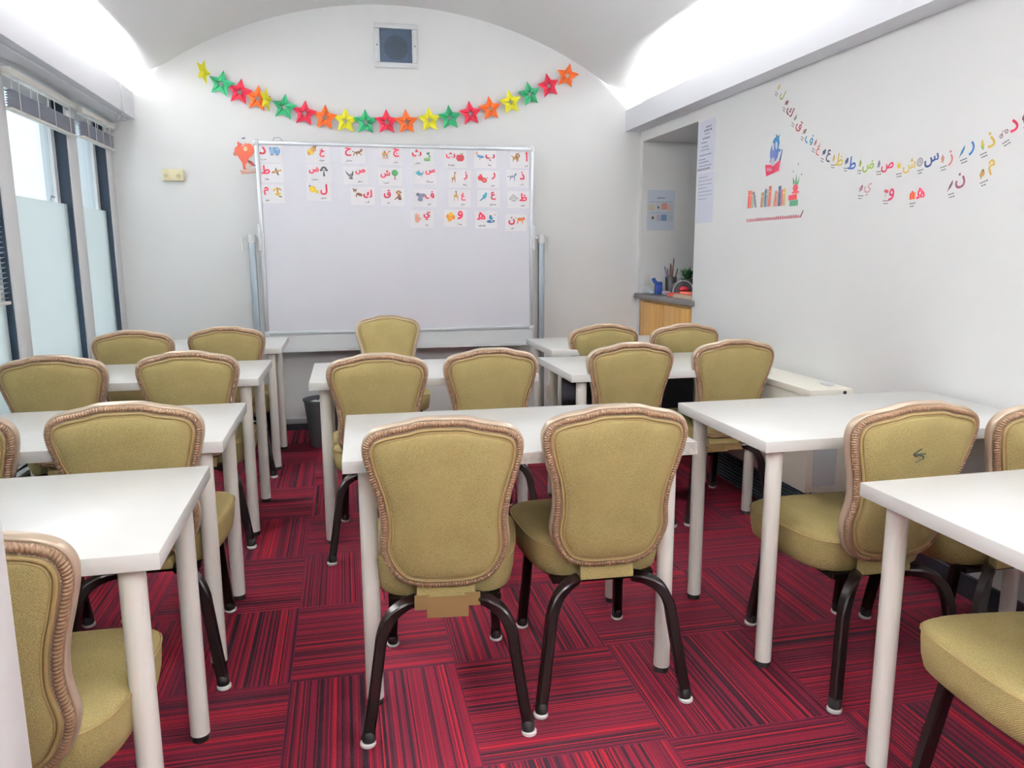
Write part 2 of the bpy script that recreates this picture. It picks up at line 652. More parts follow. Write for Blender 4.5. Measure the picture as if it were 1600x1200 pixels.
mull = [(0.95, 1.06), (1.91, 2.05), (2.88, 3.02), (3.84, 3.98), (4.775, 4.92), (5.50, 5.62)]
wlab = ['near window at the left edge of the view behind the return wall', 'second window beyond the return wall',
        'third window with the lowered blind', 'wide window at the left edge with navy jamb',
        'narrow window nearest the end wall']
for i in range(5):
    y0, y1 = mull[i][1], mull[i+1][0]
    w = empty('window_%d' % (i+1), (WL, y0, SILL))
    tag(w, wlab[i], 'window', kind='structure')
    H = HEAD-SILL
    yl = y1-y0
    bm = bmesh.new()     # white post on the far side, pale rails
    box(bm, (-0.14, yl, 0), (0.0, yl+(mull[i+1][1]-mull[i+1][0]), H), bevel=0.003)
    if i == 0:
        box(bm, (-0.14, -0.11, 0), (0.0, 0.0, H))
    obj('post', bm, M['alu'], w, 0.4)
    bm = bmesh.new()
    box(bm, (-0.064, yl-0.012, 0), (-0.008, yl, H))
    obj('jamb', bm, M['navy'], w)['label'] = 'dark navy side of the window opening'
    bm = bmesh.new()
    box(bm, (-0.10, 0, H-0.06), (-0.064, yl, H))
    box(bm, (-0.10, 0, 0), (-0.064, yl, 0.06))
    box(bm, (-0.10, 0, 0.06), (-0.064, 0.04, H-0.06))
    box(bm, (-0.10, yl-0.06, 0.06), (-0.064, yl, H-0.06))
    obj('frame', bm, M['alu'], w)
    bm = bmesh.new()
    box(bm, (-0.086, 0.04, 0.06), (-0.080, yl-0.06, H-0.06))
    obj('pane', bm, M['glass'], w)
    bm = bmesh.new()
    box(bm, (-0.042, 0.004, 0.004), (-0.034, yl-0.016, 1.545-SILL))
    obj('frosted_screen', bm, M['frost'], w)['label'] = 'pale blue-green frosted lower screen'
    if i == 3:
        bm = bmesh.new()
        tube(bm, [(-0.038, yl-0.25, 1.545-SILL), (-0.036, yl-0.24, 1.575-SILL), (-0.036, yl-0.20, 1.57-SILL)], 0.006)
        obj('catch', bm, M['silver'], w)

# blinds
def blind(yc0, yc1, zb, n, zs0, zs1, label, name='venetian_blind'):
    r = empty(name, (WL+0.022, (yc0+yc1)/2, HEAD-0.01))
    tag(r, label, 'blind', 'venetian blinds at the windows')
    hl = (yc1-yc0)/2
    z0 = HEAD-0.01
    bm = bmesh.new()
    box(bm, (-0.018, -hl, -0.035), (0.022, hl, 0), bevel=0.003)
    obj('headrail', bm, M['blind_white'], r)
    bm = bmesh.new()
    box(bm, (-0.014, -hl, zb-z0), (0.016, hl, zb-z0+0.014), bevel=0.003)
    obj('bottom_rail', bm, M['blind_white'], r)
    bm = bmesh.new()
    rnd = random.Random(int(yc0*100))
    for k in range(n):
        z = zs0+(zs1-zs0)*k/max(1, n-1)-z0
        sh = rnd.uniform(-0.004, 0.004)
        t = 0.005
        vs = [bm.verts.new(p) for p in ((-0.013, -hl+0.004+sh, z-t), (0.013, -hl+0.004+sh, z+t), (0.013, hl-0.004+sh, z+t), (-0.013, hl-0.004+sh, z-t))]
        bm.faces.new(vs)
    ex = bmesh.ops.extrude_face_region(bm, geom=bm.faces[:])
    for v in [g for g in ex['geom'] if isinstance(g, bmesh.types.BMVert)]:
        v.co.z += 0.0008
    obj('slats', bm, M['slat'], r, 0)
    k = 4
    for i in range(k):
        y = -hl+0.10+(2*hl-0.2)*i/(k-1)
        bm = bmesh.new()
        for x in (-0.0145, 0.0145):
            cyl(bm, (x, y, zb-z0+0.014), (x, y, -0.035), 0.0022, seg=6)
        box(bm, (-0.0145, y-0.001, -0.037), (0.0145, y+0.001, -0.035))
        obj('ladder_cord', bm, M['blind_white'], r)
    return r


blind(4.93, 5.56, 1.925, 7, 1.946, 2.012, 'short venetian blind gathered at the top of the window beside the end wall')
blind(3.95, 4.82, 1.908, 7, 1.929, 1.996, 'longer venetian blind gathered up over the wide window on the left')
blind(3.03, 3.70, 1.06, 46, 1.085, 2.05, 'lowered venetian blind whose slat ends show at the left edge of the picture')
bm = bmesh.new()
tube(bm, [(CL-0.01, 5.29, 2.312), (CL+0.006, 5.30, 2.306), (CL+0.006, 5.31, 2.25), (CL+0.006, 5.33, 2.145), (CL-0.04, 5.38, 2.105), (WL+0.06, 5.575, 2.085), (WL+0.02, 5.60, 2.05)], 0.004)
tag(obj('cable', bm, M['grey_plastic']), 'thin white cable hanging over the left cornice near the end wall', 'cable')

# ---------------------------------------------------------------- tables
def make_table():
    """left front corner of the top at the origin, 1.0 x 0.595"""
    L_, D_, T_ = 1.0, 0.595, 0.735
    t = empty('classroom_table')
    bm = bmesh.new()
    box(bm, (0, 0, T_-0.034), (L_, D_, T_), bevel=0.0018)
    obj('table_top', bm, M['laminate'], t, 0.4)
    for lx, ly in ((0.064, 0.056), (L_-0.064, 0.056), (0.064, D_-0.056), (L_-0.064, D_-0.056)):
        bm = bmesh.new()
        cyl(bm, (lx, ly, 0.018), (lx, ly, T_-0.034), 0.0245, seg=24)
        g = obj('leg', bm, M['leg_white'], t)
        bm = bmesh.new()
        cyl(bm, (lx, ly, 0.0), (lx, ly, 0.0178), 0.0225, seg=20)
        obj('foot', bm, M['rubber'], g)['label'] = 'black rubber foot'
    return t


tables = [  # left front corner x, y, rotation, length scale, label
    (-1.353, 1.426, 0.6, 1.0, 'white table at the near left, beside the return wall'),
    (-1.366, 2.291, 0.23, 1.0, 'second white table from the front in the left column'),
    (-1.383, 3.460, -0.6, 1.0, 'third white table from the front in the left column'),
    (-1.369, 4.541, -0.2, 1.0, 'white table in the far left corner below the windows'),
    (-0.025, 1.987, -1.3, 1.0, 'white centre table behind the two nearest chairs, scuffed tape on its right corner'),
    (-0.162, 3.268, -0.25, 1.0, 'white centre table in front of the waste bin and whiteboard'),
    (1.187, 0.930, 0.6, 1.0, 'white table cut off by the lower right edge of the picture'),
    (1.170, 1.924, 0.2, 1.035, 'wide white table in the right column whose right end meets the wall'),
    (0.971, 3.202, 0.02, 0.985, 'white table in the right column with a black panel under its far edge'),
    (1.111, 4.047, 0.31, 1.0, 'farthest white table on the right, in front of the wooden cabinet'),
]
proto = make_table()
tab = []
for i, (x, y, a, s, lab) in enumerate(tables):
    t = proto if i == 0 else copy_tree(proto)
    t.location = (x, y, 0)
    t.rotation_euler = (0, 0, math.radians(a))
    tag(t, lab, 'table', 'white classroom tables')
    tab.append(t)
for i, (x, y, a, s, lab) in enumerate(tables):
    if s != 1.0:
        for ch in tab[i].children:
            n = ch.name.split('.')[0]
            if n == 'table_top':
                ch.scale = (s, 1, 1)
            elif n == 'leg':
                xs = [v.co.x for v in ch.data.vertices]
                if sum(xs)/len(xs) > 0.5:
                    ch.location = (s-1.0, 0, 0)
bm = bmesh.new()
box(bm, (0.93, -0.0012, 0.700), (1.0012, 0.0002, 0.7362))
box(bm, (1.0, -0.0012, 0.7005), (1.0012, 0.09, 0.7362))
box(bm, (0.93, -0.0012, 0.735), (1.0012, 0.06, 0.7362))
obj('corner_tape', bm, M['clear_tape'], tab[4])['label'] = 'scuffed translucent tape over the corner'
bm = bmesh.new()
box(bm, (0.46, -0.0012, 0.701), (0.60, 0.0, 0.731))
obj('edge_tape', bm, M['clear_tape'], tab[4])['label'] = 'scuffed strip along the front edge'
bm = bmesh.new()
box(bm, (0.12, 0.555, 0.27), (0.86, 0.575, 0.701), bevel=0.003)
obj('modesty_panel', bm, M['black_panel'], tab[8])['label'] = 'black panel'

# ---------------------------------------------------------------- chairs
def catmull(P, n):
    out = []
    for i in range(len(P)-1):
        p0, p1, p2, p3 = P[max(i-1, 0)], P[i], P[i+1], P[min(i+2, len(P)-1)]
        for k in range(n):
            t = k/n
            out.append(tuple(0.5*((2*b)+(-a+c)*t+(2*a-5*b+4*c-d)*t*t+(-a+3*b-3*c+d)*t**3) for a, b, c, d in zip(p0, p1, p2, p3)))
    out.append(tuple(P[-1]))
    return out


HALF = [(0.0, 0.000), (0.06, 0.002), (0.115, 0.020), (0.150, 0.062), (0.1690, 0.122), (0.1635, 0.195), (0.171, 0.262),
        (0.188, 0.325), (0.2010, 0.380), (0.2005, 0.415), (0.185, 0.443), (0.158, 0.459), (0.125, 0.468), (0.095, 0.4745), (0.070, 0.4825), (0.045, 0.4870), (0.0, 0.4880)]


def resample(P, n):
    d = [0.0]
    m = len(P)
    for i in range(m):
        a, b = P[i], P[(i+1) % m]
        d.append(d[-1]+math.hypot(b[0]-a[0], b[1]-a[1]))
    out = []
    j = 0
    for k in range(n):
        s = d[-1]*k/n
        while d[j+1] < s:
            j += 1
        t = (s-d[j])/max(1e-9, d[j+1]-d[j])
        a, b = P[j], P[(j+1) % m]
        out.append((a[0]+(b[0]-a[0])*t, a[1]+(b[1]-a[1])*t))
    return out, d[-1]


half = catmull(HALF, 8)
OUT = half+[(-u, v) for u, v in half[-2:0:-1]]
OUT, PERIM = resample(OUT, 180)


def inset(P, d):
    n = len(P)
    out = []
    for i in range(n):
        a, b = P[i-1], P[(i+1) % n]
        tx, ty = b[0]-a[0], b[1]-a[1]
        l = math.hypot(tx, ty)
        out.append((P[i][0]-ty/l*d, P[i][1]+tx/l*d))
    return out


RECL = math.atan2(0.078, 0.481)
BY, BZ = -0.148, 0.394          # foot of the back


def bp(u, v, w):
    """back plane: u right, v up along the back, w towards the sitter"""
    c, s = math.cos(RECL), math.sin(RECL)
    curve = -0.018*(1-(u/0.2)**2)*max(0.0, min(1.0, v/0.3))     # hollow towards the sitter
    w2 = w+curve
    return Vector((u, BY-v*s+w2*c, BZ+v*c+w2*s))


def sweep_outline(bm, d, w, r, seg, uvpitch=None, flat=1.0):
    base = OUT
    nst = 0
    if uvpitch:
        nst = round(PERIM/uvpitch)
        base, _ = resample(OUT, nst*5)
    P = inset(base, d)
    n = len(P)
    Nn = inset(base, d+1.0)
    rings = []
    for i, (u, v) in enumerate(P):
        nu, nv = Nn[i][0]-u, Nn[i][1]-v
        ring = []
        for j in range(seg):
            a = 2*math.pi*j/seg
            q = r if not nst else r*(1+0.17*math.sin(2*math.pi*(i*nst/n+j/seg)))
            ring.append(bm.verts.new(bp(u+nu*q*math.cos(a), v+nv*q*math.cos(a), w+q*flat*math.sin(a))))
        rings.append(ring)
    uvl = bm.loops.layers.uv.verify() if uvpitch else None
    for i in range(n):
        A, B = rings[i], rings[(i+1) % n]
        for j in range(seg):
            k = (j+1) % seg
            f = bm.faces.new((A[j], A[k], B[k], B[j]))
            if uvl:
                us = (i*nst/n, i*nst/n, (i+1)*nst/n, (i+1)*nst/n)
                vs = (j/seg, (j+1)/seg, (j+1)/seg, j/seg)
                for lp, uu, vv in zip(f.loops, us, vs):
                    lp[uvl].uv = (uu, vv)


def panel(bm, d, w0, dome, sgn):
    """upholstered panel inside the moulding"""
    rings = []
    levels = [(d, w0, 1.0), (d+0.004, w0+sgn*dome*0.45, 1.0), (d+0.014, w0+sgn*dome*0.8, 1.0), (d+0.014, w0+sgn*dome, 0.88), (d+0.014, w0+sgn*dome*1.08, 0.68), (d+0.014, w0+sgn*dome*1.12, 0.36)]
    cu, cv = 0.0, 0.25
    prev = None
    for dd, w, k in levels:
        P = inset(OUT, dd)
        R = [bm.verts.new(bp(u*k+cu*(1-k), v*k+cv*(1-k), w)) for u, v in P]
        if prev:
            for i in range(len(R)):
                j = (i+1) % len(R)
                bm.faces.new((prev[i], prev[j], R[j], R[i]))
        prev = R
    R2 = prev
    c = bm.verts.new(bp(cu, cv, w0+sgn*dome*1.12))
    for i in range(len(R2)):
        j = (i+1) % len(R2)
        bm.faces.new((R2[i], R2[j], c))


def seat_outline(s, dx=0.0):
    half_ = [(0.0, -0.122), (0.10, -0.121), (0.150, -0.110), (0.184, -0.070), (0.203, 0.0), (0.215, 0.10), (0.219, 0.19), (0.208, 0.245), (0.170, 0.268), (0.10, 0.276), (0.0, 0.278)]
    h = catmull(half_, 5)
    P = h+[(-u, v) for u, v in h[-2:0:-1]]
    P, _ = resample(P, 80)
    return [(u*s, 0.07+(v-0.07)*s) for u, v in P]


def make_chair():
    t = empty('banquet_chair')
    # seat cushion
    bm = bmesh.new()
    rings = []
    for s, z in ((0.80, 0.336), (0.90, 0.339), (0.955, 0.350), (0.985, 0.380), (0.998, 0.415), (1.0, 0.436)):
        rings.append([(u, v, z+0.010*(1-s)) for u, v in seat_outline(s)])
    for s, z in ((0.985, 0.447), (0.93, 0.456), (0.80, 0.463), (0.55, 0.468), (0.2, 0.470)):
        rings.append([(u, v, z) for u, v in seat_outline(s)])
    loft(bm, rings)
    st = obj('seat', bm, M['fabric'], t, 1.2)
    bm = bmesh.new()
    tube(bm, [(u, v, 0.439) for u, v in seat_outline(1.001)], 0.0032, seg=6, closed=True)
    obj('seat_piping', bm, M['piping'], st)
    # under frame
    bm = bmesh.new()
    box(bm, (-0.15, -0.125, 0.331), (0.15, -0.095, 0.347))
    box(bm, (-0.15, 0.18, 0.331), (0.15, 0.205, 0.347))
    for s in (-1, 1):
        box(bm, (s*0.14-0.012, -0.12, 0.331), (s*0.14+0.012, 0.18, 0.347))
    obj('under_frame', bm, M['bronze'], t)
    # back
    bm = bmesh.new()
    core = [[bp(u, v, w) for u, v in inset(OUT, d)] for d, w in ((0.012, -0.016), (0.004, -0.012), (0.004, 0.014), (0.012, 0.018))]
    loft(bm, core)
    bk = obj('backrest', bm, M['edge'], t, 0.8)
    bm = bmesh.new()
    panel(bm, 0.026, -0.016, 0.012, -1)
    obj('back_panel', bm, M['fabric'], bk, 1.2)
    bm = bmesh.new()
    panel(bm, 0.022, 0.018, 0.020, 1)
    obj('front_panel', bm, M['fabric'], bk, 1.2)
    bm = bmesh.new()
    sweep_outline(bm, 0.0015, 0.0075, 0.0055, 10, flat=2.3)
    obj('edge_band', bm, M['edge'], bk, 1.2)['label'] = 'smooth pinkish outer edge'
    bm = bmesh.new()
    sweep_outline(bm, 0.0095, -0.0125, 0.0080, 10, uvpitch=0.0076)
    obj('rope_moulding', bm, M['rope'], bk, 1.2)['label'] = 'brown twisted rope moulding'
    bm = bmesh.new()
    sweep_outline(bm, 0.0232, -0.0180, 0.0046, 8)
    sweep_outline(bm, 0.0300, -0.0205, 0.0024, 6)
    sweep_outline(bm, 0.0195, 0.0195, 0.0050, 8)
    obj('back_piping', bm, M['piping'], bk, 1.2)
    # fabric tab that closes the foot of the back
    bm = bmesh.new()
    rings = []
    for y, z in ((-0.147, 0.402), (-0.152, 0.392), (-0.160, 0.366), (-0.158, 0.352), (-0.140, 0.350), (-0.128, 0.36), (-0.128, 0.39)):
        rings.append((y, z))
    prof = rings
    A = [bm.verts.new((-0.078, y-0.0, z)) for y, z in prof]
    B = [bm.verts.new((0.078, y-0.0, z)) for y, z in prof]
    n = len(prof)
    for i in range(n):
        j = (i+1) % n
        bm.faces.new((A[i], A[j], B[j], B[i]))
    bm.faces.new(A[::-1])
    bm.faces.new(B)
    obj('fabric_tab', bm, M['fabric'], bk, 0.8)
    # legs
    for s in (-1, 1):
        P = catmull([(s*0.085, -0.135, 0.345), (s*0.115, -0.168, 0.347), (s*0.148, -0.192, 0.328), (s*0.170, -0.206, 0.285), (s*0.179, -0.213, 0.235), (s*0.196, -0.232, 0.12), (s*0.211, -0.248, 0.03)], 5)
        bm = bmesh.new()
        tube(bm, P, 0.0150, square=True, upv=(0, 0.95, 0.3))
        lg = obj('leg', bm, M['bronze'], t, 0.7)
        foot(lg, s*0.2135, -0.25, s*0.211, -0.248)
        P = catmull([(s*0.150, 0.190, 0.350), (s*0.156, 0.205, 0.325), (s*0.163, 0.240, 0.16), (s*0.170, 0.262, 0.03)], 5)
        bm = bmesh.new()
        tube(bm, P, 0.0150, square=True, upv=(0, 1, 0))
        lg = obj('leg', bm, M['bronze'], t, 0.7)
        foot(lg, s*0.171, 0.265, s*0.170, 0.262)
    return t


def foot(lg, x, y, x2, y2):
    bm = bmesh.new()
    lathe(bm, [(0.0165, 0.010), (0.0185, 0.016), (0.0185, 0.036), (0.015, 0.042)], (x2, y2, 0), 16)
    obj('foot_cap', bm, M['rubber'], lg)
    bm = bmesh.new()
    lathe(bm, [(0.017, 0.0), (0.0205, 0.003), (0.0205, 0.010), (0.017, 0.0125)], (x, y, 0), 18)
    obj('glide', bm, M['glide'], lg)['label'] = 'white glide'


# back-top centre x, y; yaw (degrees); label
chairs = [
    (0.228, 1.850, -6.0, 'nearest olive chair facing away, brown tape hanging under its back'),
    (0.702, 1.886, -2.5, 'olive chair on the right of the nearest centre pair, its seat showing to the left'),
    (0.119, 3.094, -1.5, 'left olive chair at the centre table below the whiteboard'),
    (0.600, 3.150, -0.5, 'right olive chair at the centre table below the whiteboard'),
    (0.263, 4.942, 180.0, 'olive chair facing the class, standing alone in front of the whiteboard'),
    (-0.635, 1.240, 1.0, 'olive chair at the near left, half hidden by the return wall'),
    (-0.611, 2.235, 1.0, 'right olive chair at the second table from the front in the left column'),
    (-1.085, 2.230, 0.0, 'olive chair at the left edge of the picture with only its right side showing'),
    (-1.165, 3.349, 0.0, 'left olive chair at the third table of the left column'),
    (-0.655, 3.360, 0.5, 'right olive chair at the third table of the left column'),
    (-1.108, 4.346, 0.0, 'left olive chair at the far left table near the windows'),
    (-0.651, 4.442, 0.0, 'right olive chair at the far left table beside the whiteboard post'),
    (1.421, 4.054, 0.0, 'left olive chair at the farthest right-hand table, below the wooden cabinet'),
    (1.869, 3.960, 0.0, 'right olive chair at the farthest right-hand table'),
    (1.249, 3.191, 0.0, 'left olive chair at the table with the black panel'),
    (1.755, 3.189, 0.0, 'olive chair beside the white heater casing'),
    (1.512, 1.740, 1.0, 'olive chair with a dark arrow scribbled on its back'),
    (1.920, 1.690, 0.0, 'olive chair against the right wall, cut off by the right edge of the picture'),
    (1.385, 0.872, -8.0, 'olive chair in the lower right corner with only its seat and a leg in view'),
]
TOPY = -0.226
proto = make_chair()
ch = []
for i, (x, y, yaw, lab) in enumerate(chairs):
    c = proto if i == 0 else copy_tree(proto)
    a = math.radians(yaw)
    ox, oy = -TOPY*math.sin(a), TOPY*math.cos(a)      # where the top of the back sits
    c.location = (x-ox, y-oy, 0)
    c.rotation_euler = (0, 0, a)
    tag(c, lab, 'chair', 'olive banquet chairs')
    ch.append(c)


def tape(parent, pieces):
    bm = bmesh.new()
    for x0, x1, z0, z1, y in pieces:
        box(bm, (x0, y-0.002, z0), (x1, y, z1))
    return obj('packing_tape', bm, M['tape'], parent)


tape(ch[0], [(-0.085, -0.045, 0.330, 0.372, -0.1625), (-0.052, 0.060, 0.306, 0.366, -0.164), (0.050, 0.092, 0.336, 0.374, -0.1625)])['label'] = 'strips of brown packing tape'
tape(ch[15], [(-0.10, 0.02, 0.325, 0.366, -0.1625), (0.0, 0.10, 0.331, 0.366, -0.164)])['label'] = 'strips of brown packing tape'
# scribbled arrow on the back of one chair
bm = bmesh.new()
scr = [[(0.010, 0.352), (-0.008, 0.3515), (-0.0245, 0.352)], [(-0.0245, 0.352), (-0.013, 0.361), (-0.004, 0.367)], [(-0.0245, 0.352), (-0.017, 0.346), (-0.013, 0.345)],
       [(-0.012, 0.350), (0.004, 0.345), (0.006, 0.338), (-0.004, 0.334), (-0.014, 0.329)]]
for s in scr:
    tube(bm, [bp(u*1.1, v, -0.0302) for u, v in catmull([(a, b) for a, b in s], 4)], 0.0022, seg=6)
obj('pen_mark', bm, pal((70, 88, 74)), ch[16])['label'] = 'dark green arrow-like pen scribble'

# ---------------------------------------------------------------- text and little pictures
def text_mesh(bm, s, size, cx, cy, mi=0, bold=0.0, depth=0.0004, off=0.0, fit_w=None):
    cu = bpy.data.curves.new('t', 'FONT')
    cu.body = s
    cu.size = 1.0
    cu.resolution_u = 2
    o = bpy.data.objects.new('t', cu)
    COL.objects.link(o)
    dg = bpy.context.evaluated_depsgraph_get()
    me = bpy.data.meshes.new_from_object(o.evaluated_get(dg))
    xs = [v.co.x for v in me.vertices]
    ys = [v.co.y for v in me.vertices]
    if xs:
        w, h = max(xs)-min(xs), max(ys)-min(ys)
        k = size/max(h, 1e-6)
        if fit_w:
            k = min(k, fit_w/max(w, 1e-6))
        mx, my = (max(xs)+min(xs))/2, (max(ys)+min(ys))/2
        b = bold*size
        shifts = [(0.0, 0.0)] if not bold else [(b*math.cos(a), b*math.sin(a)) for a in [q*math.pi/3 for q in range(6)]]
        for n_, (sx, sy) in enumerate(shifts):
            vs = [bm.verts.new((cx+(v.co.x-mx)*k+sx, -off-depth-n_*0.00001, cy+(v.co.y-my)*k+sy)) for v in me.vertices]
            for p in me.polygons:
                try:
                    f = bm.faces.new([vs[i] for i in p.vertices])
                    f.material_index = mi
                except ValueError:
                    pass
    bpy.data.objects.remove(o)
    bpy.data.curves.remove(cu)
    bpy.data.meshes.remove(me)


def thicken(bm, d):
    r = bmesh.ops.extrude_face_region(bm, geom=bm.faces[:])
    for v in [g for g in r['geom'] if isinstance(g, bmesh.types.BMVert)]:
        v.co.y += d


# presentation forms for joined captions: isolated, final, initial, medial
FORMS = {'ا': 'ﺍﺎ', 'أ': 'ﺃﺄ', 'ب': 'ﺏﺐﺑﺒ', 'ت': 'ﺕﺖﺗﺘ', 'ة': 'ﺓﺔ', 'ث': 'ﺙﺚﺛﺜ', 'ج': 'ﺝﺞﺟﺠ', 'ح': 'ﺡﺢﺣﺤ', 'خ': 'ﺥﺦﺧﺨ', 'د': 'ﺩﺪ', 'ذ': 'ﺫﺬ',
         'ر': 'ﺭﺮ', 'ز': 'ﺯﺰ', 'س': 'ﺱﺲﺳﺴ', 'ش': 'ﺵﺶﺷﺸ', 'ص': 'ﺹﺺﺻﺼ', 'ض': 'ﺽﺾﺿﻀ', 'ط': 'ﻁﻂﻃﻄ', 'ظ': 'ﻅﻆﻇﻈ', 'ع': 'ﻉﻊﻋﻌ', 'غ': 'ﻍﻎﻏﻐ',
         'ف': 'ﻑﻒﻓﻔ', 'ق': 'ﻕﻖﻗﻘ', 'ك': 'ﻙﻚﻛﻜ', 'ل': 'ﻝﻞﻟﻠ', 'م': 'ﻡﻢﻣﻤ', 'ن': 'ﻥﻦﻧﻨ', 'ه': 'ﻩﻪﻫﻬ', 'و': 'ﻭﻮ', 'ي': 'ﻱﻲﻳﻴ', 'ئ': 'ﺉﺊﺋﺌ'}


def shape_arabic(s):
    out = []
    for i, c in enumerate(s):
        prev = i > 0 and len(FORMS[s[i-1]]) == 4
        nxt = i < len(s)-1
        f = FORMS[c]
        if len(f) == 4:
            out.append(f[3] if prev and nxt else f[1] if prev else f[2] if nxt else f[0])
        else:
            out.append(f[1] if prev else f[0])
    return ''.join(reversed(out))


BR, TAN, GR, GY, BLU, RED, YEL, ORG, BK, PK = (132, 84, 48), (206, 158, 92), (62, 130, 76), (120, 126, 146), (110, 158, 206), (196, 44, 56), (236, 194, 40), (232, 132, 56), (54, 54, 62), (236, 172, 152)
DBR, TEAL, LBL, WHT = (86, 56, 40), (44, 150, 170), (170, 200, 228), (236, 236, 238)
